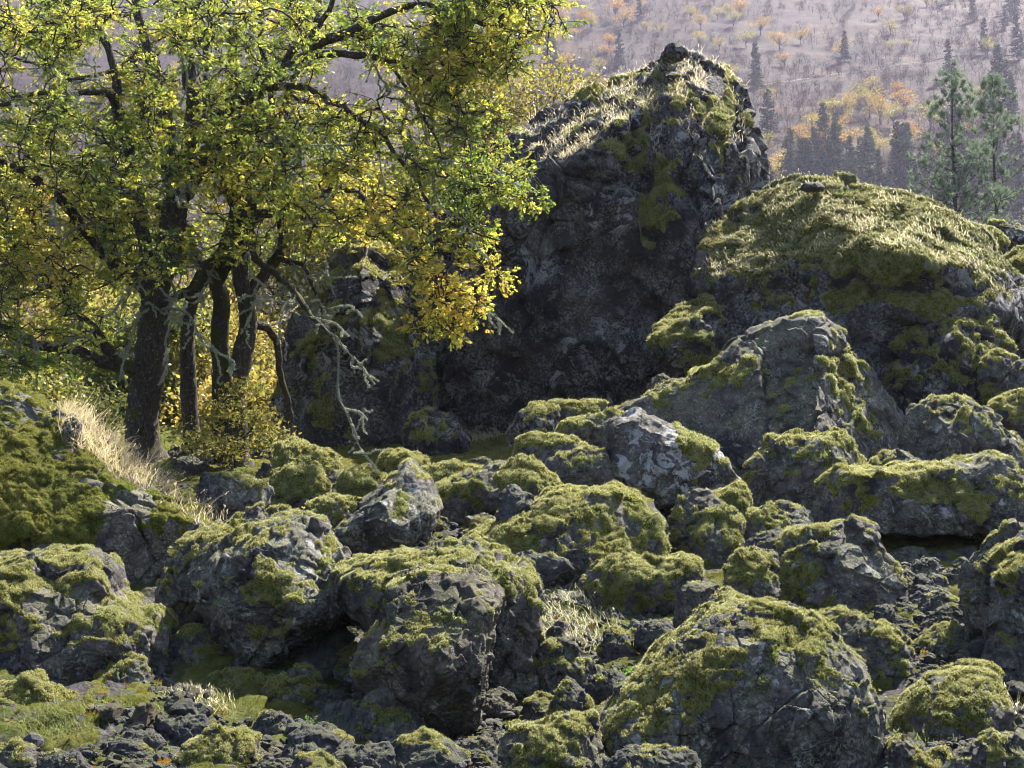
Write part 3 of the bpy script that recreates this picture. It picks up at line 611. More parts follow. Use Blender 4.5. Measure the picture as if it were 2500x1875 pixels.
rock('boulder', q4((820, 520), (900, 470), (1000, 440), (1020, 520), (1000, 600), (950, 620), (880, 570)), 23.2, 'mossy rock between the white lichen boulder and the blocky boulder', 66, moss=.6)
rock('mossy_ledge', q4((-220, 760), (-180, 690), (-60, 620), (60, 560), (180, 500), (300, 475), (430, 470), (560, 520), (620, 620), (610, 700), (560, 780), (420, 790), (200, 800), (0, 820), (-150, 810)), 20.6,
     'long low mossy mound of rock stretching left below the white lichen boulder', 67, T=1.4, moss=.62, big=0.10, e=.8)
rock('boulder', q4((-120, 830), (-60, 775), (80, 740), (240, 755), (250, 800), (100, 830)), 18.6, 'bare flat grey rock shelf under the long mossy mound', 68, moss=.12, m=M_STONE)
rock('boulder', q4((975, 690), (1040, 570), (1190, 520), (1290, 560), (1290, 620), (1180, 700), (1060, 720)), 21.4, 'sloping rock with a moss stripe left of the overhanging slab', 69, moss=.42, m=M_ROCK_L)
rock('boulder', q4((1000, 740), (1020, 670), (1150, 640), (1230, 660), (1180, 760), (1080, 790)), 19.4, 'grey rock plate in front of the sloping rock with the moss stripe', 691, moss=.25, m=M_STONE)
rock('boulder', q4((1060, 1010), (1120, 880), (1150, 760), (1220, 665), (1300, 638), (1450, 625), (1545, 640), (1580, 720), (1640, 800), (1660, 930), (1560, 980), (1400, 1020), (1280, 1060), (1120, 1060)), 18.0,
     'hulking mossy boulder at right of centre, above the big foreground boulder', 70, sharp=True, moss=.42, m=M_ROCK_L, big=0.11, cuts=8, mossdir=.5, bias_fn=box_bias((785, 590, 30, 40, .3), (840, 550, 25, 20, -.4)))
rock('boulder', q4((915, 890), (925, 810), (955, 775), (1045, 738), (1145, 748), (1140, 860), (1090, 1000), (950, 980)), 17.2, 'rounded rock with a moss cap at the left side of the hulking mossy boulder', 71, moss=.46)
rock('boulder', q4((770, 1080), (800, 1000), (870, 920), (940, 900), (1090, 990), (1080, 1070), (900, 1100)), 16.2, 'sloping rock tucked behind the top of the big foreground boulder', 72, sharp=True, moss=.35, m=M_ROCK_B)
rock('boulder', q4((700, 990), (740, 900), (770, 880), (890, 875), (905, 900), (830, 980), (780, 1060), (720, 1070)), 16.9, 'flat topped bare block left of the rock with the moss cap', 73, sharp=True, moss=.04, m=M_ROCK_B, e=.5, big=0.04)
rock('boulder', q4((300, 870), (340, 810), (420, 785), (520, 745), (620, 785), (700, 760), (785, 780), (790, 860), (680, 950), (480, 950), (360, 920)), 18.0, 'low knobbly mound of moss and rock in the middle of the slope', 74, moss=.66, big=0.16)
rock('big_foreground_boulder', q4((365, 1500), (420, 1440), (500, 1370), (580, 1290), (650, 1205), (760, 1108), (890, 1030), (1000, 998), (1170, 1008), (1290, 1040), (1345, 1080), (1400, 1150), (1482, 1212), (1512, 1330), (1540, 1480), (1520, 1640), (1450, 1850), (850, 1900), (640, 1750), (450, 1640), (380, 1590)), 11.4,
     'biggest foreground boulder at lower right, mossy hump over a bare grey lower face', 75, T=.95, m=M_ROCK_L, moss=.38, big=0.05, med=.05, cuts=7, e=.88, center=(728, 700), px=1.25,
     bias_fn=box_bias((640, 720, 50, 50, .35), (720, 660, 60, 40, .3), (760, 745, 70, 40, -.6), (835, 700, 30, 50, -.35), (800, 640, 40, 14, .5), (720, 725, 12, 20, -1.2)))
rock('boulder', q4((1300, 1050), (1400, 1010), (1550, 1030), (1650, 1085), (1705, 1150), (1735, 1300), (1740, 1400), (1690, 1500), (1600, 1500), (1500, 1350), (1400, 1150)), 14.3, 'dark split boulder right behind the big foreground boulder', 76, moss=.38, big=0.16)
rock('boulder', q4((1660, 1490), (1690, 1420), (1745, 1358), (1850, 1300), (1950, 1280), (2040, 1283), (2100, 1315), (2145, 1400), (2120, 1470), (1950, 1540), (1750, 1560)), 12.6, 'smooth turtle backed mossy boulder at the lower right', 77, sharp=False, moss=.5, big=0.05, med=.03, T=.55)
rock('boulder', q4((1850, 1260), (1880, 1220), (1960, 1200), (2080, 1220), (2120, 1280), (2000, 1310), (1880, 1310)), 13.6, 'low mossy rock behind the turtle backed boulder', 78, moss=.5)
rock('boulder', q4((2015, 970), (2035, 830), (2105, 725), (2206, 650), (2380, 640), (2400, 1250), (2250, 1240), (2120, 1160), (2050, 1070)), 14.7, 'tall boulder cut by the right edge with pale moss down its left shoulder', 79, moss=.28, m=M_ROCK_L, T=1.0, bias_fn=box_bias((1005, 570, 22, 30, .5)))
rock('boulder', q4((1890, 1680), (1940, 1620), (1990, 1580), (2100, 1530), (2206, 1555), (2350, 1600), (2360, 1800), (1900, 1800)), 10.6, 'grey boulder in the bottom right corner below the dry grass seed heads', 80, moss=.2, m=M_ROCK)
rock('boulder', q4((-30, 1620), (20, 1520), (90, 1490), (180, 1478), (340, 1470), (385, 1560), (415, 1650), (380, 1780), (0, 1780)), 11.0, 'moss capped boulder at the bottom edge, left of the big foreground boulder', 81, moss=.52)
rock('boulder', q4((380, 1690), (430, 1630), (500, 1595), (640, 1598), (760, 1610), (795, 1660), (760, 1760), (420, 1760)), 10.2, 'smooth grey stone peeping over the bottom edge below the big foreground boulder', 82, moss=.22, m=M_STONE, big=0.04)
rock('boulder', q4((20, 1270), (60, 1200), (100, 1150), (200, 1083), (280, 1150), (330, 1210), (375, 1275), (260, 1310), (80, 1310)), 14.6, 'pyramid shaped mossy rock right of the tall central boulder', 83, sharp=True, moss=.36, m=M_ROCK)
rock('boulder', q4((160, 1420), (195, 1340), (240, 1290), (300, 1320), (340, 1390), (300, 1460), (200, 1470)), 12.9, 'small grey rock with a moss bib in the rubble left of the big foreground boulder', 84, sharp=True, moss=.28, m=M_STONE)
rock('boulder', q4((300, 1320), (340, 1270), (440, 1240), (520, 1290), (500, 1350), (380, 1370)), 13.4, 'low bare grey rock beside the bright green grass tuft', 85, moss=.15, m=M_STONE)
rock('boulder', q4((380, 1150), (400, 1080), (440, 1055), (500, 1100), (520, 1150), (450, 1190)), 15.6, 'pointed dark rock with mossy foot in the central rubble', 86, sharp=True, moss=.35, m=M_STONE)
rock('boulder', q4((540, 1140), (550, 1060), (600, 1035), (690, 1040), (720, 1100), (640, 1150)), 15.6, 'broken dark slab of rock in the central rubble, left of the big foreground boulder top', 87, moss=.2, m=M_STONE)
rock('boulder', q4((1560, 1010), (1570, 970), (1620, 955), (1650, 980), (1640, 1020), (1600, 1040)), 15.9, 'little squarish grey stone on the moss below the black hollow', 88, moss=.05, m=M_STONE)
# beside and behind the dome boulder
rock('boulder', q2((2055, 1000), (2080, 965), (2130, 960), (2206, 990), (2290, 1000), (2290, 1120), (2080, 1100)), 41, 'dark broken rock behind the right shoulder of the dome boulder', 90, moss=.15, m=M_CLIFF, px=1.0)
rock('boulder', q2((2000, 1010), (2050, 985), (2100, 1010), (2120, 1080), (2060, 1100), (2010, 1070)), 39, 'flat mossy rock behind the right shoulder of the dome boulder', 91, moss=.6, m=M_CLIFF, px=1.0)
rock('boulder', q2((2100, 1200), (2140, 1130), (2206, 1085), (2330, 1100), (2340, 1340), (2200, 1330), (2140, 1280)), 36.5, 'round grassy green boulder at the right edge beside the dome boulder', 92, moss=.8, m=M_CLIFF, mm=M_MOSS_FAR)
rock('boulder', q2((2080, 1420), (2130, 1370), (2206, 1390), (2320, 1380), (2320, 1560), (2200, 1560), (2100, 1520)), 33.5, 'brown grey angular rock at the right edge below the round grassy one', 93, moss=.1, m=M_ROCK_B)
rock('boulder', q2((2010, 1640), (2030, 1580), (2100, 1530), (2180, 1545), (2206, 1620), (2150, 1700), (2050, 1700)), 30.5, 'small mossy boulder under the dark mossy end of the dome boulder', 94, moss=.6)
rock('boulder', q2((2130, 1650), (2180, 1570), (2300, 1560), (2320, 1760), (2160, 1760)), 29.5, 'grey rock at the right edge behind a mossy boulder', 95, moss=.25)
rock('small_boulder', q2((585, 1665), (610, 1625), (655, 1608), (690, 1650), (670, 1700), (600, 1700)), 31, 'small tan pointed rock between the cliff foot and the large pointed boulder', 96, moss=.02, m=M_ROCK_B, px=1.0)
rock('summit_stone', q2((645, 245), (665, 205), (690, 190), (715, 185), (745, 215), (760, 240), (700, 265)), 38.6, 'dark pointed stone on the very top of the cliff', 97, sink=False, moss=.05, m=M_CLIFF, px=1.0, T=.5)
rock('small_boulder', q2((1240, 815), (1250, 795), (1300, 788), (1335, 795), (1335, 820), (1280, 830)), 34.4, 'small flat dark stone among the grass on top of the dome boulder', 98, sink=False, moss=.0, m=M_STONE, px=1.0, T=.25, nomoss=True)
rock('small_boulder', q2((1136, 1015), (1140, 995), (1150, 994), (1157, 1010), (1150, 1025)), 31.6, 'tiny brown stone perched on the front moss of the dome boulder', 99, sink=False, moss=.0, m=M_ROCK_B, px=.8, nomoss=True)
rock('boulder', q4((1560, 740), (1600, 610), (1800, 600), (2000, 600), (2150, 620), (2160, 760), (1900, 800)), 24.2, 'rock added behind the slab to keep the black hollow dark', 612, moss=.1)  # added rock: hides the lit ground behind the gap so the hollow reads black
rock('boulder', q3((-40, 1659), (-20, 1590), (60, 1555), (130, 1590), (150, 1659), (60, 1720)), 11.6, 'low mossy rock in the bottom left corner', 613, moss=.35)
rock('boulder', q3((160, 1640), (230, 1590), (330, 1600), (370, 1659), (280, 1730)), 11.4, 'flat grey rock at the bottom edge near the left corner', 614, moss=.15, m=M_STONE)
rock('boulder', q3((520, 1560), (560, 1510), (660, 1500), (720, 1550), (640, 1590)), 12.2, 'flat bare stone slab in the lower left rubble', 615, moss=.08, m=M_STONE)
rock('boulder', q3((1090, 1500), (1130, 1440), (1200, 1420), (1260, 1470), (1230, 1530), (1130, 1540)), 12.9, 'angular grey stone left of the squat speckled rock', 616, moss=.15, m=M_STONE)
rock('boulder', q3((1200, 1640), (1240, 1570), (1340, 1560), (1390, 1620), (1350, 1690)), 11.5, 'dark pointed stone at the bottom edge below the squat speckled rock', 617, moss=.2, m=M_STONE)
rock('boulder', q3((20, 1480), (60, 1440), (130, 1450), (160, 1500), (100, 1540)), 12.9, 'small mossy rock left of the flat topped boulder', 618, moss=.4)
rock('boulder', q3((560, 1420), (600, 1370), (680, 1365), (720, 1410), (650, 1450)), 13.5, 'small half mossy rock above the lower left rubble', 619, moss=.35)
rock('boulder', q4((1540, 1590), (1600, 1540), (1700, 1560), (1740, 1610), (1650, 1659)), 11.6, 'flat mossy rock right of the foot of the big foreground boulder', 620, moss=.4)
rock('boulder', q4((1740, 1659), (1790, 1600), (1880, 1590), (1920, 1659), (1830, 1700)), 11.2, 'grey angular rock at the bottom edge left of the corner boulder', 621, moss=.2, m=M_STONE)
# ------------------------------------------------------------------ moss carpet, rubble and stones on the ground
BLOCK = sorted([(r['D'], r['poly']) for r in ROCKS], key=lambda a: a[0])
def covered(pts, margin=0.0):
    pj = project(pts); cov = np.zeros(len(pts), bool)
    for D, poly in BLOCK: cov |= in_poly(pj[:, 0], pj[:, 1], poly) & (pj[:, 2] > D - margin)
    return cov | (pj[:, 0] < -260) | (pj[:, 0] > 1290) | (pj[:, 1] > 790)
rng = RS(99)
gn, gfn = normals(gv, gq)
mk = .7 * fbm(gv / 1.1, 301, 4) + .95 * fbm(gv / .22, 302, 4) + .08 + .9 * np.clip((gv[:, 1] - 26) / 6, 0, 1)
mk = smooth_attr(mk, gq, len(gv), 1)
fm = (mk[gq].max(1) > -.02) & (gv[gq[:, 0], 1] < 43)
fq = gq[fm]; used, inv = np.unique(fq, return_inverse=True); fq = inv.reshape(fq.shape)
lump = fbm(gv[used] / .12, 303, 3); lump2 = fbm(gv[used] / .4, 304, 2); th = np.clip(mk[used] * 2, -.3, 1)
sc_ = np.clip(gv[used, 1] / 20, .6, 2)
mv = gv[used] + gn[used] * ((.035 * th * (1 + .6 * lump + .8 * lump2) * sc_) - .004)[:, None]
cen = mv[fq].mean(1)
vis = ~covered(cen, .3); sel = np.nonzero(vis & (mk[used][fq].min(1) > .02))[0]
cnt = 130000
w = 1.0 / np.maximum(cen[sel, 1], 8) ** 2 * np.linalg.norm(np.cross(mv[fq[sel, 2]] - mv[fq[sel, 0]], mv[fq[sel, 3]] - mv[fq[sel, 1]]), axis=1)
pick = sel[rng.choice(len(sel), cnt, p=w / w.sum())]; dw = rng.dirichlet((1, 1, 1, 1), cnt)
bp = (mv[fq[pick]] * dw[:, :, None]).sum(1); sD = bp[:, 1:2] / F_PX
sv, st = spikes(bp, gn[used][fq[pick, 0]], np.maximum(.018, 2.0 * sD), np.maximum(.0028, .36 * sD), rng, .55)
tp = np.tile(np.array([.1, .1, 1.0]), cnt) * np.repeat(rng.uniform(.3, .95, cnt), 3)
me = new_mesh('ground_moss', np.concatenate([mv, sv]), [fq, st + len(mv)], M_MOSS_G, attrs={'tip': np.concatenate([np.clip(.1 + .25 * lump, 0, .4), tp])})
tag(obj('ground_moss', me), 'green moss carpet spread over the soil between the rocks', 'moss', kind='stuff')
# stone prototypes: angular, many plane cuts
def stone_shape(seed, N=5, cuts=16, flat=1.0):
    r = RS(seed); v, q = cube_sphere(N); p = v.copy() * [1, r.uniform(.6, .9), r.uniform(.45, .8) * flat]
    for k in range(cuts):
        nv = r.normal(0, 1, 3); nv /= np.linalg.norm(nv); h = (p @ nv).max() * r.uniform(.55, .85)
        p = p - np.maximum(p @ nv - h, 0)[:, None] * nv
    return p, q
def zrot(a):
    c, s = np.cos(a), np.sin(a); z = np.zeros_like(a); o = np.ones_like(a)
    return np.stack([np.stack([c, -s, z], -1), np.stack([s, c, z], -1), np.stack([z, z, o], -1)], -2)
def rnd_rot(r, n, tiltmax=.6):
    a = r.uniform(0, 2 * math.pi, n); Rz = zrot(a); t = r.uniform(-tiltmax, tiltmax, n); b = r.uniform(-tiltmax, tiltmax, n)
    z = np.zeros(n); o = np.ones(n)
    Rx = np.stack([np.stack([o, z, z], -1), np.stack([z, np.cos(t), -np.sin(t)], -1), np.stack([z, np.sin(t), np.cos(t)], -1)], -2)
    Ry = np.stack([np.stack([np.cos(b), z, np.sin(b)], -1), np.stack([z, o, z], -1), np.stack([-np.sin(b), z, np.cos(b)], -1)], -2)
    return Rz @ Rx @ Ry
def scatter_ground(r, n, ymin=9.5, ymax=34):
    y = ymin * (ymax / ymin) ** r.uniform(0, 1, n); x = r.uniform(-.52, .52, n) * y
    p = np.stack([x, y, ground_z(x, y)], -1)
    dens = fbm(p * [1, 1, 0] / 2.2, 400, 3)
    keep = ~covered(p + [0, 0, .03], 99) & (dens > r.uniform(-1.3, -.2, n))
    return p[keep]
# uncountable rubble
pts = scatter_ground(rng, 60000); n = len(pts)
rub_v, rub_q, off = [], [], 0
Rm = rnd_rot(rng, n); size = np.exp(rng.normal(math.log(.045), .5, n)); size = np.clip(size, .015, .14)
protos = [stone_shape(600 + k, 3, 9, rng.uniform(.5, 1)) for k in range(14)]
pk = rng.randint(0, 14, n)
for k in range(14):
    ii = np.nonzero(pk == k)[0]; p, q = protos[k]
    vv = np.einsum('nij,vj->nvi', Rm[ii], p) * size[ii, None, None] + pts[ii, None, :] + np.array([0, 0, .02])
    rub_v.append(vv.reshape(-1, 3)); rub_q.append((q[None] + (np.arange(len(ii)) * len(p))[:, None, None]).reshape(-1, 4) + off); off += len(ii) * len(p)
tag(obj('rubble', new_mesh('rubble', np.concatenate(rub_v), [np.concatenate(rub_q)], M_STONE, smooth=False)), 'small grey basalt rubble scattered in the moss between the boulders', 'rubble', kind='stuff')
# separate stones
def landmark(p):
    pj = project(p[None])[0]; best = None
    for r in ROCKS:
        a = np.array(r['poly']); c = a.mean(0); size = math.sqrt(np.ptp(a[:, 0]) * np.ptp(a[:, 1]))
        d = math.hypot(c[0] - pj[0], c[1] - pj[1]) - .45 * size + abs(r['D'] - pj[2]) * 9
        if best is None or d < best[0]: best = (d, r, c)
    return pj, best[1], best[2]
SHORT = {22: 'large angular boulder', 26: 'tall central boulder', 75: 'big foreground boulder', 21: 'humped left boulder', 55: 'white lichen boulder', 24: 'peaked wedge boulder', 60: 'overhanging slab',
         67: 'long mossy mound', 70: 'hulking mossy boulder', 77: 'turtle backed boulder', 79: 'tall right edge boulder', 34: 'flat topped boulder', 83: 'pyramid shaped rock', 74: 'knobbly mound', 62: 'black hollow',
         17: 'mossy bank boulder', 27: 'squat speckled rock', 35: 'mossy bottom edge rock', 81: 'moss capped bottom boulder', 33: 'green corner rock', 28: 'bare propping block', 50: 'flat mid slope rock', 76: 'dark split boulder', 15: 'large pointed boulder', 40: 'upright dark green boulder'}
SEEDS = {}
def near_name(p):
    pj = project(p[None])[0]; best = None
    for key, nm in SHORT.items():
        r = next((r for r in ROCKS if r['seed'] == key), None)
        if r is None: continue
        a = np.array(r['poly']); c = a.mean(0); d = math.hypot(c[0] - pj[0], c[1] - pj[1]) - .4 * math.sqrt(np.ptp(a[:, 0]) * np.ptp(a[:, 1]))
        if best is None or d < best[0]: best = (d, nm, c, a)
    d, nm, c, a = best
    dx, dy = pj[0] - c[0], pj[1] - c[1]
    if dy > .35 * np.ptp(a[:, 1]): side = 'at the foot of'
    elif dx < 0: side = 'left of'
    else: side = 'right of'
    if dy < -.35 * np.ptp(a[:, 1]): side = 'above'
    return side + ' the ' + nm
labels_used = {}
def place_named(o_list, pts, words, cat, gname):
    """label every copy by its look and its nearest landmark; those that stay alike share a group"""
    for o, p, w in zip(o_list, pts, words):
        lab = w + ' ' + near_name(p)
        o['label'] = lab; o['category'] = cat; labels_used.setdefault(lab, []).append(o)
        o['group'] = gname
m2 = rock_mat('loose_stone_brown', base=(.14, .115, .09), dark=(.05, .04, .035), lichen=.2)
m3 = rock_mat('loose_stone_pale', base=(.17, .165, .175), dark=(.07, .066, .07), lichen=.3)
stone_meshes = []
for k in range(12):
    p, q = stone_shape(700 + k, 9, 18, 1.0 if k % 3 else .55)
    nrm, _ = normals(p, q); t, e = facets(p / .5 + k * 3.1, k); p = p + nrm * (.07 * t - .03 * np.clip(1 - e / .08, 0, 1))[:, None]
    stone_meshes.append(new_mesh('stone', p, [q], [M_STONE, m2, m3][k % 4 % 3], smooth=False))
pts = scatter_ground(RS(5), 1500, 10, 33)
r = RS(6); n = min(270, len(pts)); pts = pts[:n]; objs, words = [], []
for i in range(n):
    k = r.randint(12); o = bpy.data.objects.new('stone', stone_meshes[k]); COL.objects.link(o)
    s_ = float(np.clip(np.exp(r.normal(math.log(.105), .38)), .055, .24)) * (1 + max(0, pts[i, 1] - 18) * .03)
    o.location = pts[i] + [0, 0, .25 * s_]; o.rotation_euler = (r.uniform(-.5, .5), r.uniform(-.5, .5), r.uniform(0, 6.28)); o.scale = (s_, s_, s_ * r.uniform(.7, 1))
    sz = 'tiny' if s_ < .085 else 'small' if s_ < .125 else 'fist sized' if s_ < .16 else 'larger'
    cl = ['grey', 'brown grey', 'pale grey'][k % 4 % 3]; fl = 'flat' if k % 3 == 0 else 'angular'
    objs.append(o); words.append('%s %s %s stone' % (sz, fl, cl))
place_named(objs, pts, words, 'stone', 'loose stones on the slope')
# filler boulders, each with its own moss child: prototypes then copies
pr = []
for k in range(7):
    fake = [(512 + 40 * math.cos(t) * (1 + .18 * math.sin(3 * t + k)), 384 + 30 * math.sin(t) * (1 + .15 * math.cos(2 * t + k * 2))) for t in np.linspace(0, 2 * math.pi, 14, endpoint=False)]
    rr = rock('boulder', fake, 16.0, 'x', 800 + k, moss=[.15, .3, .45, .05, .3, .5, .2][k], m=[M_STONE, M_ROCK, M_ROCK_L][k % 3], sink=False, px=1.5, T=.32, cat='boulder')
    ROCKS.pop(); pr.append(rr['o'])
pts = scatter_ground(RS(15), 1600, 11, 36); r = RS(16); n = 185; pts = pts[:n]; objs, words = [], []
for i in range(n):
    k = r.randint(7); src = pr[k]; o = src.copy(); COL.objects.link(o)
    for ch in src.children:
        c = ch.copy(); COL.objects.link(c); c.parent = o
    s_ = float(r.uniform(.25, .8)) * (1 + max(0, pts[i, 1] - 20) * .03); o.scale = (s_, s_, s_)
    o.location = pts[i] + [0, 0, .02 * s_]; o.rotation_euler = (r.uniform(-.25, .25), r.uniform(-.3, .3), r.uniform(-.9, .9))
    objs.append(o); words.append('%s %s rock' % ('small' if s_ < .48 else 'medium' if s_ < .68 else 'large', ['patchy mossy', 'half mossy', 'mostly mossy', 'nearly bare', 'half mossy', 'moss covered', 'patchy mossy'][k]))
place_named(objs, pts, words, 'boulder', 'rocks filling the slope between the boulders')
for o in pr:
    for ch in list(o.children): bpy.data.objects.remove(ch)
    bpy.data.objects.remove(o)
# ------------------------------------------------------------------ trees
def tubes(paths, sides=5, lump=0.0, rng=None):
    V, Q, off = [], [], 0
    ang = np.linspace(0, 2 * math.pi, sides, endpoint=False); ca, sa = np.cos(ang), np.sin(ang)
    for pts, rad in paths:
        pts = np.asarray(pts, float); rad = np.asarray(rad, float); n = len(pts)
        t = np.gradient(pts, axis=0); t /= np.maximum(np.linalg.norm(t, axis=1), 1e-9)[:, None]
        ref = np.array([.31, .87, .38]) if abs(t[0] @ np.array([.31, .87, .38])) < .9 else np.array([1., 0, 0])
        a = np.cross(t, ref); a /= np.maximum(np.linalg.norm(a, axis=1), 1e-9)[:, None]; b = np.cross(t, a)
        rr = rad[:, None] * np.ones((n, sides))
        if lump and rng is not None: rr = rr * (1 + lump * rng.uniform(-1, 1, (n, sides)))
        ring = pts[:, None, :] + rr[:, :, None] * (a[:, None, :] * ca[None, :, None] + b[:, None, :] * sa[None, :, None])
        V.append(ring.reshape(-1, 3))
        i = np.arange(n * sides).reshape(n, sides) + off
        Q.append(np.stack([i[:-1], np.roll(i[:-1], -1, 1), np.roll(i[1:], -1, 1), i[1:]], -1).reshape(-1, 4)); off += n * sides
    return np.concatenate(V), np.concatenate(Q)
def spline(pts, per=8):
    pts = np.asarray(pts, float); n = len(pts)
    if n < 3: return np.array([pts[0] + (pts[-1] - pts[0]) * t for t in np.linspace(0, 1, per + 1)])
    e = np.vstack([2 * pts[0] - pts[1], pts, 2 * pts[-1] - pts[-2]]); out = []
    for i in range(1, n):
        p0, p1, p2, p3 = e[i - 1], e[i], e[i + 1], e[i + 2]
        for t in np.linspace(0, 1, per, endpoint=False):
            out.append(.5 * ((2 * p1) + (-p0 + p2) * t + (2 * p0 - 5 * p1 + 4 * p2 - p3) * t * t + (-p0 + 3 * p1 - 3 * p2 + p3) * t ** 3))
    out.append(pts[-1]); return np.array(out)
def limb(pix, D0, D1, r0, r1, wob=.05, seed=0, per=8):
    """a branch traced by its place in space: pixel, start and end distance, radii in metres"""
    pts = [P(u, v, D0 + (D1 - D0) * i / (len(pix) - 1)) for i, (u, v) in enumerate(pix)]
    s = spline(pts, per); n = len(s); k = np.linspace(0, 1, n)
    w = np.stack([fbm(s / .7 + 7 * j, seed + j, 3) for j in range(3)], -1) * wob * np.minimum(1, k * 6)[:, None]
    rr = 1.12 * (r0 + (r1 - r0) * k ** .8)
    rr = rr * (1 + .12 * fbm(s / .35, seed + 9, 2))
    return s + w, rr
def leaves(base, dirs, size, col, rng, lobed=True):
    """leaf blades: base points, growing directions, per leaf size and colour"""
    n = len(base); d = dirs / np.maximum(np.linalg.norm(dirs, axis=1), 1e-6)[:, None]
    s = np.cross(d, rng.normal(0, 1, (n, 3))); s /= np.maximum(np.linalg.norm(s, axis=1), 1e-6)[:, None]; nn = np.cross(d, s)
    if lobed: loc = [(0, 0, 0), (.32, 0, .03), (.6, 0, .03), (.85, 0, 0), (.3, .28, .08), (.3, -.28, .08), (.58, .42, .12), (.58, -.42, .12), (.88, .26, .08), (.88, -.26, .08), (1.08, .0, -.05)]; tri = [(0, 1, 4), (0, 5, 1), (1, 2, 6), (1, 7, 2), (2, 3, 8), (2, 9, 3), (3, 9, 10), (3, 10, 8)]
    else: loc = [(0, 0, 0), (.5, .33, .06), (.5, -.33, .06), (1, 0, 0)]; tri = [(0, 2, 1), (1, 2, 3)]
    L = np.array(loc); nv = len(L); sz = size[:, None, None]
    v = base[:, None, :] + sz * (L[None, :, 0:1] * d[:, None, :] + L[None, :, 1:2] * s[:, None, :] + L[None, :, 2:3] * nn[:, None, :])
    t = (np.array(tri)[None] + (np.arange(n) * nv)[:, None, None]).reshape(-1, 3)
    return v.reshape(-1, 3), t, np.repeat(col, nv, 0)
GREENS = np.array([(.07, .12, .025), (.20, .245, .04), (.39, .37, .06), (.56, .41, .07), (.60, .30, .06), (.32, .14, .05)])
def leafcol(t, rng):
    t = np.clip(t, 0, 4.99); i = np.minimum(t.astype(int), 4); f = (t - i)[:, None]
    return (GREENS[i] * (1 - f) + GREENS[i + 1] * f) * rng.uniform(.7, 1.2, (len(t), 1))
def field(u, v, blobs):
    r = 0
    for (a, b, ra, rb, k) in blobs: r = r + k * np.exp(-(((u / .4629 - a) / ra) ** 2 + ((v / .4629 - b) / rb) ** 2))
    return r
HUE = [(950, 610, 130, 90, 1.3), (1000, 680, 100, 60, .6), (760, 430, 130, 60, .8), (880, 470, 60, 40, .8), (970, 450, 90, 60, -1.0), (850, 330, 130, 60, -.3), (1150, 60, 120, 80, .5), (1060, 150, 90, 70, .3), (1000, 480, 60, 60, -.5),
       (80, 100, 160, 120, -.2), (250, 470, 150, 90, .3), (60, 560, 100, 120, .6), (700, 100, 100, 80, -.1), (960, 140, 40, 40, .8), (560, 330, 90, 60, -.3)]
GAPS = [(770, 175, 80, 42, -1.6), (200, 140, 60, 35, -1.1), (60, 190, 45, 30, -1), (215, 225, 40, 25, -1), (310, 60, 30, 20, -1), (480, 650, 150, 50, -.6), (300, 660, 80, 60, -.45), (520, 760, 130, 120, -1.5), (650, 610, 60, 50, -.6), (390, 240, 40, 120, -.5),
        (720, 620, 60, 40, -.7), (300, 780, 80, 90, -1), (600, 230, 40, 60, -.5), (900, 300, 150, 110, -.38), (1060, 190, 90, 80, -.2), (820, 400, 80, 60, -.2)]
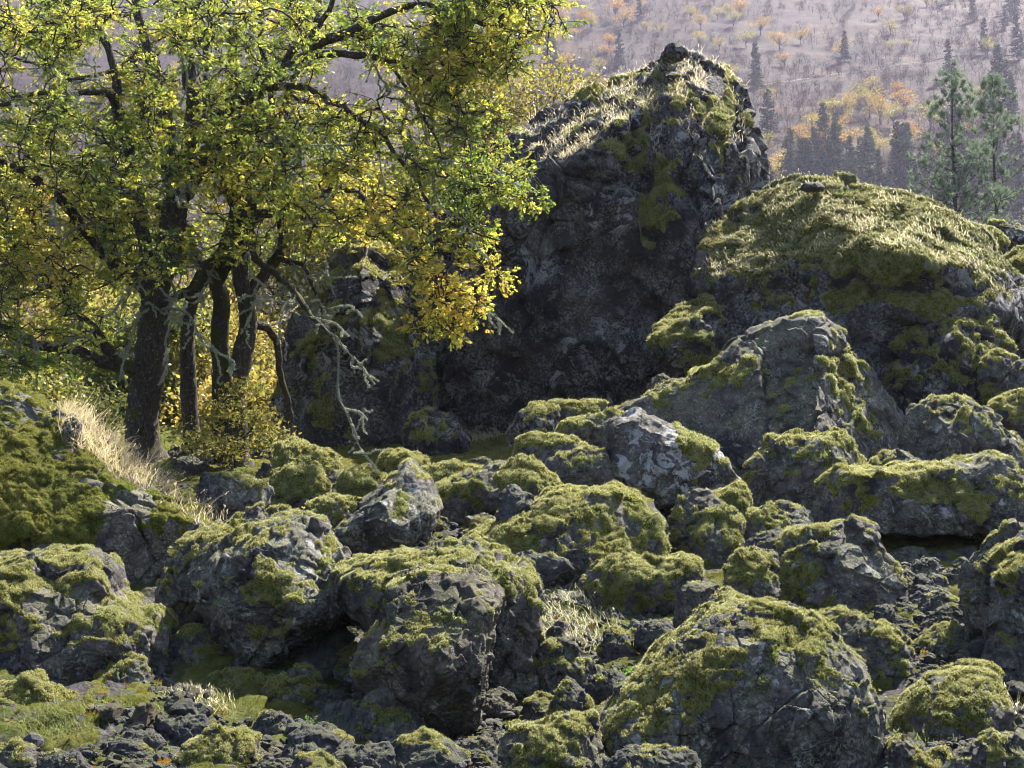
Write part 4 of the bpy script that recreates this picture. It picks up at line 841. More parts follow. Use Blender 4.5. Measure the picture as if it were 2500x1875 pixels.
TREES = {
 'a': dict(label='big gnarled oak with the widest trunk, at left, its limb arching over to the cliff', trunk=[
   (q3((620, 330), (612, 180), (618, 60), (632, 0)) + q1((645, 1590), (655, 1450), (665, 1330), (672, 1230), (712, 1120), (745, 1000), (765, 860)), 32.0, 31.0, .33, .24),
  ], limbs=[
   (q1((760, 870), (735, 740), (728, 600), (700, 480), (675, 410), (640, 250), (600, 60), (590, -60)), 31, 31, .17, .07),
   (q1((765, 860), (795, 700), (822, 560), (832, 450), (818, 300), (800, 200), (790, 90), (780, -60)), 31, 30, .2, .08),
   (q1((770, 850), (850, 755), (905, 650), (950, 520), (1045, 440), (1150, 368), (1290, 272), (1380, 195), (1480, 142), (1600, 90), (1720, 42), (1850, 22), (2000, 80), (2150, 112)), 31, 28, .20, .03),
   (q1((1120, 385), (1200, 305), (1262, 220), (1340, 150), (1400, 60), (1450, -30)), 30, 29, .09, .04),
   (q1((1150, 368), (1250, 385), (1350, 388), (1450, 430), (1560, 505), (1640, 560), (1690, 640), (1770, 740), (1860, 880), (1960, 960), (2060, 1020), (2190, 1040)), 29.8, 27.5, .085, .012),
   (q1((1340, 235), (1500, 235), (1650, 245), (1750, 282), (1880, 362), (1960, 440), (2000, 560), (2080, 680), (2180, 760)), 29.6, 27.5, .08, .015),
   (q1((1650, 245), (1720, 330), (1790, 480), (1870, 600), (1920, 760)), 29, 28, .04, .012),
   (q1((600, 1590), (500, 1580), (400, 1540), (280, 1500), (150, 1490), (0, 1420), (-80, 1400)), 31.5, 29, .14, .06),
   (q1((650, 1260), (520, 1160), (420, 1060), (330, 950), (250, 870), (170, 790), (60, 700), (-60, 660)), 31.3, 28, .15, .05),
   (q1((655, 1300), (610, 1000), (580, 820), (545, 640), (520, 480), (508, 300), (430, 120), (380, -40)), 31.5, 32, .16, .06),
   (q1((530, 560), (480, 440), (430, 402), (330, 402), (170, 420), (0, 442), (-60, 450)), 31.8, 30, .09, .03),
   (q1((520, 1560), (430, 1460), (330, 1340), (230, 1240), (120, 1260), (-20, 1300)), 31, 29, .10, .03),
   (q1((500, 300), (400, 330), (280, 330), (150, 280), (20, 250)), 31.8, 30, .05, .02),
   (q1((905, 650), (870, 500), (880, 350), (900, 200), (960, 60), (980, -20)), 31, 31.5, .07, .03),
   (q1((1480, 142), (1560, 180), (1620, 110), (1700, 120), (1840, 100)), 29.2, 28.5, .03, .012),
  ]),
 'b': dict(label='slim straight oak second from the left, right behind the widest trunk', trunk=[
   (q3((835, 300), (818, 120), (812, 0)) + q1((808, 1560), (812, 1420), (828, 1290), (880, 1200), (960, 1080), (1010, 900), (1012, 700), (1020, 500), (1000, 300), (1000, 100), (990, -40)), 33.5, 33, .19, .07)], limbs=[
   (q1((880, 1190), (830, 1090), (800, 980), (700, 900), (560, 860), (430, 900)), 33, 31, .09, .03),
   (q1((1015, 640), (1060, 580), (1110, 540), (1200, 560), (1300, 530), (1400, 560)), 33, 31.5, .08, .02)]),
 'c': dict(label='moss covered leaning oak trunk, third from the left', trunk=[
   (q3((985, 340), (962, 200), (955, 60)) + q1((955, 1600), (950, 1450), (955, 1300), (940, 1200), (990, 1090), (1050, 985), (1075, 900), (1040, 780), (960, 700)), 33, 32, .22, .12)], limbs=[
   (q1((1000, 1060), (1060, 970), (1110, 925), (1230, 900), (1340, 855), (1420, 820), (1540, 840), (1640, 980), (1740, 1100), (1840, 1230), (1990, 1290), (2100, 1350), (2190, 1420)), 32, 26.5, .12, .012),
   (q1((990, 1080), (900, 1140), (830, 1240), (740, 1300)), 32.3, 31.5, .12, .08),
   (q1((1000, 1050), (1100, 1108), (1190, 1172), (1280, 1280), (1320, 1365), (1410, 1430)), 31.8, 28.8, .09, .04),
   (q1((1075, 900), (1180, 740), (1275, 640), (1300, 620)), 31, 29, .06, .03)]),
 'd': dict(label='furrowed pale grey oak trunk at right of the group, beside the outcrop', trunk=[
   (q3((1030, 380), (1015, 200), (1010, 60)) + q1((1020, 1640), (1045, 1500), (1065, 1400), (1050, 1280), (1035, 1140), (1060, 1000), (1000, 850), (940, 700)), 32.0, 32.0, .24, .12)], limbs=[
   (q1((1060, 1380), (1090, 1280), (1130, 1180), (1195, 1100), (1210, 960), (1190, 820), (1180, 640), (1170, 420), (1150, 250), (1110, 100), (1100, -40)), 32, 33, .13, .05),
   (q1((1195, 660), (1240, 440), (1290, 280), (1350, 150), (1385, -20)), 33, 33, .10, .05),
   (q1((1195, 1110), (1300, 1150), (1350, 1250), (1380, 1330)), 32, 31, .06, .015),
   (q1((1090, 1390), (1150, 1420), (1190, 1480)) + q3((1215, 10), (1240, 120), (1230, 250)), 32.5, 34, .09, .05)]),
}
rng = RS(2024)
skel, skel_r, skel_t = [], [], []
for ti, (key, T_) in enumerate(TREES.items()):
    T_['paths'] = []; T_['limbpaths'] = []; T_['twigs'] = []; T_['cl'] = []
    for k, (pix, D0, D1, r0, r1) in enumerate(T_['trunk']):
        s, r = limb(pix, D0, D1, r0, r1, .05, ti * 31 + k, 9); r[:4] *= np.array([1.55, 1.35, 1.2, 1.08]); T_['paths'].append((s, r)); s0 = s[len(s) // 3:]; skel.append(s0); skel_r.append(r[len(s) // 3:]); skel_t.append(np.full(len(s0), ti))
    for k, (pix, D0, D1, r0, r1) in enumerate(T_['limbs']):
        s, r = limb(pix, D0, D1, r0, r1, .14, ti * 57 + k + 200, 7); T_['limbpaths'].append((s, r)); s0 = s[2:]; skel.append(s0); skel_r.append(r[2:]); skel_t.append(np.full(len(s0), ti))
sk = np.concatenate(skel); skr = np.concatenate(skel_r); skt = np.concatenate(skel_t)
canopy = ov((-30, -30), (1190, -30), (1222, 55), (1120, 95), (1125, 170), (1165, 210), (1080, 290), (1120, 350), (1198, 448), (1100, 425), (1000, 430), (900, 470), (840, 510), (740, 500), (660, 560), (600, 640), (420, 660), (250, 720), (150, 780), (-30, 840))
orange = ov((800, 480), (900, 470), (985, 520), (1010, 600), (1070, 655), (1030, 690), (990, 725), (890, 715), (930, 660), (900, 600), (850, 540))
green2 = ov((930, 470), (1040, 430), (1060, 560), (1100, 610), (1040, 600), (980, 520))
cl = []
uu = rng.uniform(-12, 575, 9000); vv = rng.uniform(-12, 385, 9000)
inside = in_poly(uu, vv, canopy); dens = .46 + .75 * fbm(np.stack([uu, vv, uu * 0], -1) / 30, 5, 4) + field(uu, vv, GAPS)
ok = inside & (rng.uniform(0, 1, 9000) < dens); uu, vv = uu[ok][:2150], vv[ok][:2150]
dd = np.where(rng.uniform(0, 1, len(uu)) < .28, rng.uniform(27, 30, len(uu)), rng.uniform(31.3, 35, len(uu))); edge = uu > 400; dd[edge] = rng.uniform(26.5, 30.5, edge.sum())
for poly, n, d0, d1 in ((orange, 60, 26.3, 27.6), (green2, 32, 28.5, 30.5)):
    a = np.array(poly); x = rng.uniform(a[:, 0].min(), a[:, 0].max(), n * 5); y = rng.uniform(a[:, 1].min(), a[:, 1].max(), n * 5); k = in_poly(x, y, poly)
    x, y = x[k][:n], y[k][:n]; uu = np.append(uu, x); vv = np.append(vv, y); dd = np.append(dd, rng.uniform(d0, d1, len(x)))
cp = np.array([P(u, v, d) for u, v, d in zip(uu, vv, dd)])
# grow a twig from the nearest wood to every leaf cluster, nearest clusters first
d0 = np.array([np.min(((sk - c) ** 2).sum(1)) for c in cp]); order = np.argsort(d0)
cap = len(sk) + len(cp) * 5; SK = np.zeros((cap, 3)); SK[:len(sk)] = sk; ST = np.zeros(cap, int); ST[:len(sk)] = skt; SL = np.zeros(cap); ns_ = len(sk)
tkeys = list(TREES)
for ci in order:
    c = cp[ci]; d = ((SK[:ns_] - c) ** 2).sum(1) * (1 + .12 * SL[:ns_]); j = int(np.argmin(d)); st = SK[j]; L = math.sqrt(((st - c) ** 2).sum())
    if L > 3.2: continue
    n = 6; k = np.linspace(0, 1, n)[:, None]
    perp = rng.normal(0, .13 * L, 3) + np.array([0, 0, .10 * L])
    path = st + (c - st) * k + perp * np.sin(k * math.pi) + rng.normal(0, .05, (n, 3)) * (k > 0)
    r0 = .015 + .012 * min(L, 2)
    T_ = TREES[tkeys[ST[j]]]; T_['twigs'].append((path, np.linspace(r0, .008, n)))
    T_['cl'].append((ci, c, path[-1] - path[-2]))
    SK[ns_:ns_ + 4] = path[2:]; ST[ns_:ns_ + 4] = ST[j]; SL[ns_:ns_ + 4] = SL[j] + .5; ns_ += 4
for key, T_ in TREES.items():
    base = T_['paths'][0][0][0]
    root = empty('oak_tree', base, T_['label'], 'tree', 'oaks at the left')
    M_ = M_BARK_M if key == 'c' else M_BARK
    V, Q = tubes([(s - base, r) for s, r in T_['paths']], 20, .07, rng)
    obj('trunk', new_mesh('trunk', V, [Q], M_), root)
    for s, r in T_['limbpaths']:
        V, Q = tubes([(s - base, r)], 9, .1, rng); obj('limb', new_mesh('limb', V, [Q], M_), root)
    bases, dirs, szs, tt, tw = [], [], [], [], []
    for ci, c, dr in T_['cl']:
        u, v = uu[ci], vv[ci]
        hue = 1.25 + .55 * float(vnoise(np.array([[u / 30., v / 30., 1.]]), 4)[0]) + .5 * rng.normal() + float(field(u, v, HUE))
        nt_ = 5
        for a in range(nt_):
            e = rng.normal(0, 1, 3); e[2] *= .6; e /= np.linalg.norm(e); ln = rng.uniform(.2, .62)
            end = c + e * ln; tw.append((np.array([c - base, c + e * ln * .5 + rng.normal(0, .02, 3) - base, end - base]), np.array([.010, .007, .004])))
            m_ = 11; k = rng.uniform(.35, 1.05, m_)[:, None]
            bases.append(c + e * ln * k + rng.normal(0, .02, (m_, 3))); dv = e + rng.normal(0, .8, (m_, 3)) * [1, 1, .5] + [0, 0, -.12]
            dirs.append(dv); szs.append(rng.uniform(.05, .118, m_)); tt.append(np.full(m_, hue) + rng.normal(0, .35, m_))
    V, Q = tubes([(s - base, r) for s, r in T_['twigs']], 4); V2, Q2 = tubes(tw, 3)
    obj('twigs', new_mesh('twigs', np.concatenate([V, V2]), [Q, Q2 + len(V)], M_), root)
    if bases:
        bb = np.concatenate(bases) - base; tv = np.concatenate(tt)
        v, t, c = leaves(bb, np.concatenate(dirs), np.concatenate(szs), leafcol(tv, rng), rng)
        obj('crown', new_mesh('crown', v, [t], M_LEAF, smooth=False, attrs={'col': c}), root)
    T_['root'] = root; T_['base'] = base
# dead branches hung with pale lichen
LICHEN = [
 ('c', q1((1410, 1430), (1450, 1470)) + q3((1452, 0), (1465, 70), (1495, 130), (1530, 215), (1555, 290), (1600, 340), (1625, 385)), 28.8, 27.8, .03, 9),
 ('c', q3((1490, 110), (1540, 125), (1580, 160)), 28.4, 28.2, .012, 3),
 ('c', q1((1320, 1360), (1400, 1380), (1450, 1400), (1500, 1450)), 29, 28.6, .012, 3),
 ('c', q1((1440, 1440), (1500, 1530), (1560, 1580), (1610, 1650)), 28.6, 28.2, .016, 5),
 ('a', q1((760, 1280), (730, 1210), (660, 1195), (600, 1200), (550, 1270), (500, 1330), (450, 1370)), 30.2, 28.6, .03, 8),
 ('a', q1((700, 1330), (790, 1340), (830, 1380), (860, 1440), (920, 1500), (950, 1590)), 30, 28.6, .025, 8),
 ('a', q1((800, 1350), (740, 1390), (710, 1480), (720, 1560), (690, 1640)), 29.6, 28.8, .02, 7),
 ('a', q1((640, 1330), (590, 1380), (560, 1480), (530, 1560), (515, 1650)), 30, 29, .02, 7),
 ('a', q1((860, 1440), (940, 1520), (1010, 1558)), 29, 28.4, .01, 3),
 ('a', q1((690, 1240), (760, 1290), (840, 1310), (880, 1240)), 30, 29, .015, 4),
 ('c', q1((1290, 625), (1305, 720), (1310, 850), (1330, 930), (1380, 985)), 29, 28.2, .03, 8),
 ('c', q1((1310, 850), (1380, 880), (1440, 820), (1470, 790)), 28.6, 28, .015, 4),
 ('c', q1((1300, 640), (1200, 700), (1160, 800), (1120, 870)), 29.2, 29.6, .02, 5),
 ('c', q1((1280, 630), (1340, 630), (1440, 635), (1520, 630)), 29, 28.4, .012, 3),
 ('c', q1((1340, 920), (1420, 950), (1490, 960)), 28.4, 28, .012, 4),
 ('a', q1((640, 720), (700, 760), (760, 840), (820, 900)), 29.5, 28.5, .02, 5),
 ('a', q1((420, 690), (480, 700), (500, 760), (510, 830)), 29.5, 28.5, .015, 4),
 ('a', q1((400, 960), (300, 1000), (250, 1080), (200, 1150), (140, 1200)), 29.5, 28, .03, 7),
 ('a', q1((150, 1490), (110, 1440), (60, 1530), (30, 1620)), 29, 28, .025, 6),
 ('a', q1((100, 1430), (150, 1480), (170, 1560), (165, 1659)), 29, 28, .025, 6),
 ('a', q1((380, 1260), (330, 1330), (310, 1440), (300, 1560)), 29.5, 28.5, .02, 5),
 ('a', q1((0, 240), (60, 290), (180, 290), (300, 270), (440, 290)), 30, 29, .02, 5),
 ('a', q1((1750, 285), (1780, 400), (1810, 520), (1850, 620)), 28.5, 28, .02, 5),
 ('a', q1((1880, 365), (1940, 470), (1990, 560), (2060, 640)), 28, 27.5, .02, 4),
 ('a', q1((1860, 880), (1900, 900), (2000, 950), (2060, 1060), (2110, 1120)), 27.8, 27.2, .015, 5),
 ('c', q1((1990, 1290), (2060, 1300), (2120, 1350), (2206, 1430)), 26.8, 26.5, .014, 5),
 ('c', q1((1640, 560), (1630, 680), (1650, 780), (1655, 840)), 29, 28.6, .012, 3),
 ('a', q1((790, 230), (810, 300), (800, 380), (770, 450)), 30, 29.5, .02, 4),
 ('a', q1((1780, 640), (1800, 700), (1860, 780), (1900, 900)), 28.2, 27.7, .014, 4),
]
for k in range(75):
    key = 'aaabcd'[rng.randint(6)]; lp = TREES[key]['limbpaths'][rng.randint(len(TREES[key]['limbpaths']))][0]; st = lp[rng.randint(3, len(lp))]; pj = project(st[None])[0]
    if not (0 < pj[0] < 560 and 0 < pj[1] < 330): continue
    a = rng.uniform(-1.3, 1.3); L = rng.uniform(25, 70); px_, py_ = pj[0], pj[1]; path = [(px_, py_)]
    for q_ in range(4):
        px_ += math.sin(a) * L / 4 + rng.normal(0, 3); py_ += math.cos(a) * L / 4 * .8 + rng.normal(0, 3); a += rng.normal(0, .5); path.append((px_, py_))
    LICHEN.append((key, path, pj[2] - .05, pj[2] - rng.uniform(.5, 1.5), .018, rng.randint(3, 8)))
for k, (key, pix, D0, D1, r0, nside) in enumerate(LICHEN):
    root, base = TREES[key]['root'], TREES[key]['base']
    s, r = limb(pix, D0, D1, r0, .006, .06, 900 + k, 8); paths = [(s - base, r)]
    for a in range(nside):
        i = rng.randint(2, len(s)); st = s[i] - base; L = rng.uniform(.15, .5); e = rng.normal(0, .6, 3) + np.array([0, 0, -.6]); e /= np.linalg.norm(e)
        paths.append((np.array([st + e * L * t + rng.normal(0, .02, 3) * (t > 0) for t in np.linspace(0, 1, 6)]), np.linspace(.009, .003, 6)))
    V, Q = tubes(paths, 5, .3, rng)
    bp = np.concatenate([np.repeat(p_[0], 9, 0) + rng.normal(0, .012, (len(p_[0]) * 9, 3)) for p_ in paths for _ in (0,)])
    seg = []
    for p_, r_ in paths:
        tq = rng.uniform(0, len(p_) - 1.001, len(p_) * 42); i = tq.astype(int); f = (tq - i)[:, None]
        keep = vnoise((p_[i] + base) / .12, 77) > -.45
        seg.append((p_[i] * (1 - f) + p_[i + 1] * f + rng.normal(0, .008, (len(tq), 3)))[keep])
    bp = np.concatenate(seg); nrm = rng.normal(0, 1, bp.shape); nrm /= np.linalg.norm(nrm, axis=1)[:, None]
    sv, stt = spikes(bp, nrm, .034, .008, rng, .2, up=-.1)
    cc = np.concatenate([np.tile([[.16, .16, .13]], (len(V), 1)), np.repeat(np.array([[.34, .36, .29]]) * rng.uniform(.6, 1.2, (len(bp), 1)), 3, 0)])
    obj('lichen_branch', new_mesh('lichen_branch', np.concatenate([V, sv]), [Q, stt + len(V)], M_LICH, smooth=False, attrs={'col': cc}), root)

def leafy(name, label, base, height, trunk_r, crowns, hue, seed, group, cat='tree', leaf=.15, per=42, clr=.45, nlimb=5, lobed=False, dark=1.0, m=None):
    """tree or shrub: trunk with limbs to the crown lobes; crowns = [(centre, radii, number of clusters)]"""
    r = RS(seed); base = np.asarray(base, float); root = empty(name, base, label, cat, group)
    top = np.array([0, 0, height * .55]) + r.normal(0, .2, 3)
    main = spline([np.zeros(3) - [0, 0, .4], top * .4 + r.normal(0, .1, 3), top], 5)
    V, Q = tubes([(main, np.linspace(trunk_r * 1.2, trunk_r * .6, len(main)))], 8, .08, r); obj('trunk', new_mesh('trunk', V, [Q], m or M_BARK), root)
    paths, bs, ds, sz, tt = [], [], [], [], []
    for (cc, rad, n) in crowns:
        cc = np.asarray(cc, float) - base
        p = spline([main[-3], (main[-1] + cc) / 2 + r.normal(0, .3, 3), cc], 5); paths.append((p, np.linspace(trunk_r * .5, .02, len(p))))
        q_ = r.normal(0, 1, (n, 3)); q_ /= np.linalg.norm(q_, axis=1)[:, None]; q_ = cc + q_ * (r.uniform(.25, 1, (n, 1)) ** .5) * np.asarray(rad)
        for c in q_:
            i = r.randint(3, len(p)); paths.append((np.array([p[i], (p[i] + c) / 2 + r.normal(0, .12, 3), c]), np.array([trunk_r * .12, trunk_r * .08, .008])))
            bs.append(c + r.normal(0, clr, (per, 3)) * [1, 1, .6]); ds.append(r.normal(0, 1, (per, 3)) + [0, 0, -.2]); sz.append(r.uniform(.7, 1.2, per) * leaf); tt.append(hue + r.normal(0, .35) + r.normal(0, .3, per))
    V, Q = tubes(paths, 4); obj('branches', new_mesh('branches', V, [Q], m or M_BARK), root)
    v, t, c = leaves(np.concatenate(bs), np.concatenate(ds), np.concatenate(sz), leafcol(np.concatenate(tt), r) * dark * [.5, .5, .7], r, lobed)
    obj('crown', new_mesh('crown', v, [t], M_LEAF, smooth=False, attrs={'col': c}), root)
    return root
# background broadleaf trees beyond the oaks
BG = [(20, 340, 46, 2.6, 8, 'dark green and gold tree behind the oaks at the far left edge'), (75, 300, 52, 2.3, 9, 'yellow tree behind the far left limbs of the oaks'), (130, 360, 44, 1.2, 6, 'dull green small tree low behind the widest oak trunk, at its left'),
      (178, 385, 50, 2.5, 6, 'orange yellow small tree seen between the widest trunk and the slim straight oak'), (222, 330, 56, 2.6, 8, 'golden tree behind the two middle oak trunks'),
      (268, 380, 46, 2.3, 6, 'bright yellow green tree between the pale grey trunk and the outcrop'), (288, 290, 60, 2.2, 9, 'pale yellow tree above the left shoulder of the outcrop'), (245, 415, 41, 2.6, 4, 'low orange tree glowing behind the foot of the pale grey trunk'),
      (340, 245, 58, 2.0, 9, 'yellow green tree right behind the outcrop top'), (400, 215, 62, 1.7, 10, 'green gold tree behind the gap between outcrop and cliff'), (110, 230, 66, 1.9, 11, 'tall olive tree far behind the oak crowns at left'), (30, 420, 40, 1.6, 4, 'shady green shrub behind the crest of the mossy bank boulder'), (480, 120, 60, 2.0, 9, 'sunlit golden tree behind the upper right oak limbs')]
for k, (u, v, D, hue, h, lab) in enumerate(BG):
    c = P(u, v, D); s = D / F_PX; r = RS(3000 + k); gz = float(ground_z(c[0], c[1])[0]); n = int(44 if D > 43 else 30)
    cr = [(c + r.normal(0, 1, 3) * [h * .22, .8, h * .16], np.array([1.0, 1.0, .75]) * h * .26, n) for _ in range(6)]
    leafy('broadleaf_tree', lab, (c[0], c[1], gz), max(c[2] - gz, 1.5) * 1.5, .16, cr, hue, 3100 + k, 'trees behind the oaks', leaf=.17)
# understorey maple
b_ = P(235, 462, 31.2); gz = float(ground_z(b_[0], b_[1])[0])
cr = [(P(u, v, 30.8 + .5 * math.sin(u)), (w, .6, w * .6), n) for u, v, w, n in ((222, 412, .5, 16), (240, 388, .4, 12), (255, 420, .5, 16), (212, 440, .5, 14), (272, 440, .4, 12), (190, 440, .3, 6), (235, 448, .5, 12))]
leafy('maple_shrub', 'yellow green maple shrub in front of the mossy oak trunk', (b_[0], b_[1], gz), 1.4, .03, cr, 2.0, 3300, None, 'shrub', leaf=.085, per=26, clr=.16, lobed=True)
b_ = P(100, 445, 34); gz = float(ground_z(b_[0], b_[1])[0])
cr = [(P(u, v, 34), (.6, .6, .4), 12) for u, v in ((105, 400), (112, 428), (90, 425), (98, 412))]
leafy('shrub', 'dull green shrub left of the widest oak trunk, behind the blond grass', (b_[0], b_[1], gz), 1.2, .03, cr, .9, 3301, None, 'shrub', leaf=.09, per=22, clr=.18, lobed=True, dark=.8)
# ------------------------------------------------------------------ far hillside vegetation
HY, HX = np.meshgrid(np.linspace(330, 1050, 500), np.linspace(-420, 420, 500), indexing='ij')
hv = np.stack([HX.ravel(), HY.ravel(), ground_z(HX.ravel(), HY.ravel())], -1)
hp_ = project(hv); okh = (hp_[:, 0] > -20) & (hp_[:, 0] < 1044) & (hp_[:, 1] > -14) & (hp_[:, 1] < 330); hv = hv[okh]; hp_ = hp_[okh]
def hill_at(u, v):
    k = np.argmin((hp_[:, 0] - u) ** 2 + (hp_[:, 1] - v) ** 2); return hv[k]
def hill_random(r, n, u0, u1, v0, v1):
    w = ((hp_[:, 0] > u0) & (hp_[:, 0] < u1) & (hp_[:, 1] > v0) & (hp_[:, 1] < v1)) / hp_[:, 2] ** 2 * hp_[:, 2] ** .6
    return hv[r.choice(len(hv), n, p=w / w.sum(), replace=False)]
M_NEEDLE = leaf_mat('conifer_needles', .25)
def conifer(seed, h=15.0, rad=2.6, whorls=22, needles=34, size=.6, sparse=0.0):
    r = RS(seed); root = empty('conifer', (0, 0, 0), 'x', 'tree')
    V, Q = tubes([(np.array([[0, 0, -1], [.1, 0, h * .4], [0, .05, h]]), np.array([.22, .15, .02]) * h / 15)], 6)
    obj('trunk', new_mesh('trunk', V, [Q], M_BARK), root)
    bs, ds, br = [], [], []
    for w in range(whorls):
        z = h * (.12 + .86 * (w / whorls)); L = rad * (1 - (w / whorls)) ** .8 * r.uniform(.7, 1.15) + .25
        for k in range(r.randint(5, 8)):
            a = r.uniform(0, 6.28); d = np.array([math.cos(a), math.sin(a), -.22 + .5 * (w / whorls)]); d /= np.linalg.norm(d)
            L2 = L * r.uniform(.65, 1.1); e = np.array([0, 0, z]) + d * L2; br.append((np.array([[0, 0, z], e]), np.array([.05, .015])))
            if r.uniform() < sparse: continue
            n = int(needles * (L2 / rad)) + 4; k_ = r.uniform(.15, 1.05, (n, 1)); bs.append(np.array([0, 0, z]) + d * L2 * k_ + r.normal(0, .10, (n, 3)) * [1, 1, .5] * (1.2 - k_ * .5)); ds.append(d + r.normal(0, .8, (n, 3)) * [1, 1, .55] + [0, 0, -.1])
    V, Q = tubes(br, 3); obj('branches', new_mesh('branches', V, [Q], M_BARK), root)
    bs = np.concatenate(bs); ds = np.concatenate(ds); col = np.array([.04, .06, .04]) * r.uniform(.6, 1.5, (len(bs), 1))
    v, t, c = leaves(bs, ds, r.uniform(.6, 1.2, len(bs)) * size, col, r, False); obj('crown', new_mesh('crown', v, [t], M_NEEDLE, smooth=False, attrs={'col': c}), root)
    return root
def hill_oak(seed, hue):
    r = RS(seed); h = 6.5; root = empty('hill_oak', (0, 0, 0), 'x', 'tree')
    paths = [(np.array([[0, 0, -.8], [.2, 0, h * .25], [0, .1, h * .45]]), np.array([.22, .18, .14]))]; bs, ds = [], []
    V, Q = tubes(paths, 6); obj('trunk', new_mesh('trunk', V, [Q], M_BARK), root); br = []
    for k in range(13):
        a = r.uniform(0, 6.28); e = np.array([math.cos(a) * r.uniform(.6, 3.0), math.sin(a) * r.uniform(.6, 3.0), h * r.uniform(.5, .98)])
        br.append((spline([[0, 0, h * .3], e * [.5, .5, .75] + r.normal(0, .3, 3), e], 3), np.linspace(.11, .03, 7)))
        n = 60; bs.append(e + r.normal(0, .75, (n, 3)) * [1.2, 1.2, .6]); ds.append(r.normal(0, 1, (n, 3)))
    V, Q = tubes(br, 4); obj('branches', new_mesh('branches', V, [Q], M_BARK), root)
    bs = np.concatenate(bs); ds = np.concatenate(ds); n = len(bs)
    v, t, c = leaves(bs, ds, r.uniform(.22, .5, n), leafcol(hue + r.normal(0, .4, n), r) * .42, r, False); obj('crown', new_mesh('crown', v, [t], M_LEAF, smooth=False, attrs={'col': c}), root)
    return root
M_TWIG = leaf_mat('bare_grey_twigs', .1)
def bare_geo(r, h=5.0, col=(.17, .14, .13), n=170):
    paths = []
    for k in range(r.randint(1, 4)):
        d = np.array([r.normal(0, .25), r.normal(0, .25), 1]); paths.append((np.array([[0, 0, -.5], d * h * .3, d * h * .62]), np.array([.055, .04, .02])))
    V, Q = tubes(paths, 4)
    c = np.array([paths[r.randint(len(paths))][0][r.randint(1, 3)] for _ in range(n)]) + r.normal(0, .62, (n, 3)) * [1, 1, .6]
    nrm = r.normal(0, .8, (n, 3)) + [0, 0, .35]; sv, st = spikes(c, nrm / np.linalg.norm(nrm, axis=1)[:, None], h * .22, .03, r, .5)
    cc = np.tile(np.array([col]) , (len(V) + len(sv), 1)) * r.uniform(.8, 1.2)
    return np.concatenate([V, sv]), Q, st + len(V), cc
def bare_tree(seed, **kw):
    r = RS(seed); v, Q, t, c = bare_geo(r, **kw); return new_mesh('bare_tree', v, [Q, t], M_TWIG, smooth=False, attrs={'col': c})
def copy_tree(src, loc, s, rz, label, group):
    o = src.copy(); COL.objects.link(o)
    for ch in src.children:
        c = ch.copy(); COL.objects.link(c); c.parent = o
    o.location = loc; o.scale = s if hasattr(s, '__len__') else (s, s, s); o.rotation_euler = (0, 0, rz); o['label'] = label; o['group'] = group
    return o
def remove_tree(o):
    for ch in list(o.children): bpy.data.objects.remove(ch)
    bpy.data.objects.remove(o)
def where(p, what):
    pj = project(np.asarray(p)[None])[0]; u, v = pj[0], pj[1]
    if u < 480: h = 'behind the oak crowns %s' % ('at far left' if u < 130 else 'above the widest trunk' if u < 300 else 'at right')
    elif u < 640: h = 'left of the cliff top'
    elif u < 775: h = 'right of the cliff top'
    elif u < 860: h = 'above the left half of the dome boulder'
    elif u < 930: h = 'left of the two pines'
    else: h = 'around the two pines at right'
    w = 'near the top edge' if v < 45 else 'high on the slope' if v < 95 else 'halfway down the slope' if v < 150 else 'low on the slope'
    return what + ' ' + (h + ', ' + w)
r = RS(61)
# conifers
cons = [conifer(70 + k, rad=[2.6, 3.2, 2.1][k], sparse=[0, .15, .3][k]) for k in range(3)]
spots = [(845, 195), (862, 200), (880, 197), (897, 205), (912, 200), (935, 205), (790, 197), (805, 200), (818, 190), (828, 196), (850, 180), (868, 178), (770, 197), (1000, 100), (1012, 120), (1018, 60), (985, 55), (995, 210), (1015, 170), (757, 88), (768, 145), (548, 82), (556, 78), (845, 62), (620, 70),
         (870, 160), (905, 165), (930, 170), (1000, 160), (1018, 200), (960, 200), (975, 210), (940, 215), (800, 180), (530, 95), (950, 180), (880, 215), (915, 218), (990, 185), (702, 190), (640, 20), (1005, 30), (715, 130)]
big = {13: 1.9, 14: 1.5, 15: 1.7, 16: 1.5, 19: 1.5, 20: 1.6, 21: 2.0, 23: 1.2}
extra = [(float(x), float(y)) for x, y in zip(r.uniform(790, 1030, 75), r.uniform(165, 232, 75))] + [(float(x), float(y)) for x, y in zip(r.uniform(940, 1030, 14), r.uniform(0, 170, 14))]
for i, (u, v) in enumerate(spots + extra):
    p = hill_at(u, v); s = big.get(i, r.uniform(.8, 1.35)) if i < len(spots) else r.uniform(.6, 1.7)
    w = where(p, ('tall conifer' if s > 1.25 else 'small conifer' if s < .9 else 'conifer'))
    if i in (19, 20, 23): w = {19: 'lone conifer on the hill just right of the cliff, by the trail', 20: 'lone small conifer on the pale slope, lower right of the cliff top', 23: 'lone hazy conifer in the middle of the hill above the trail'}[i]
    copy_tree(cons[[0, 1, 2][r.randint(3)]], p, (s * .95, s * .95, s * r.uniform(.9, 1.15)), r.uniform(0, 6.28), w, 'conifers on the far hill')
for o in cons: remove_tree(o)
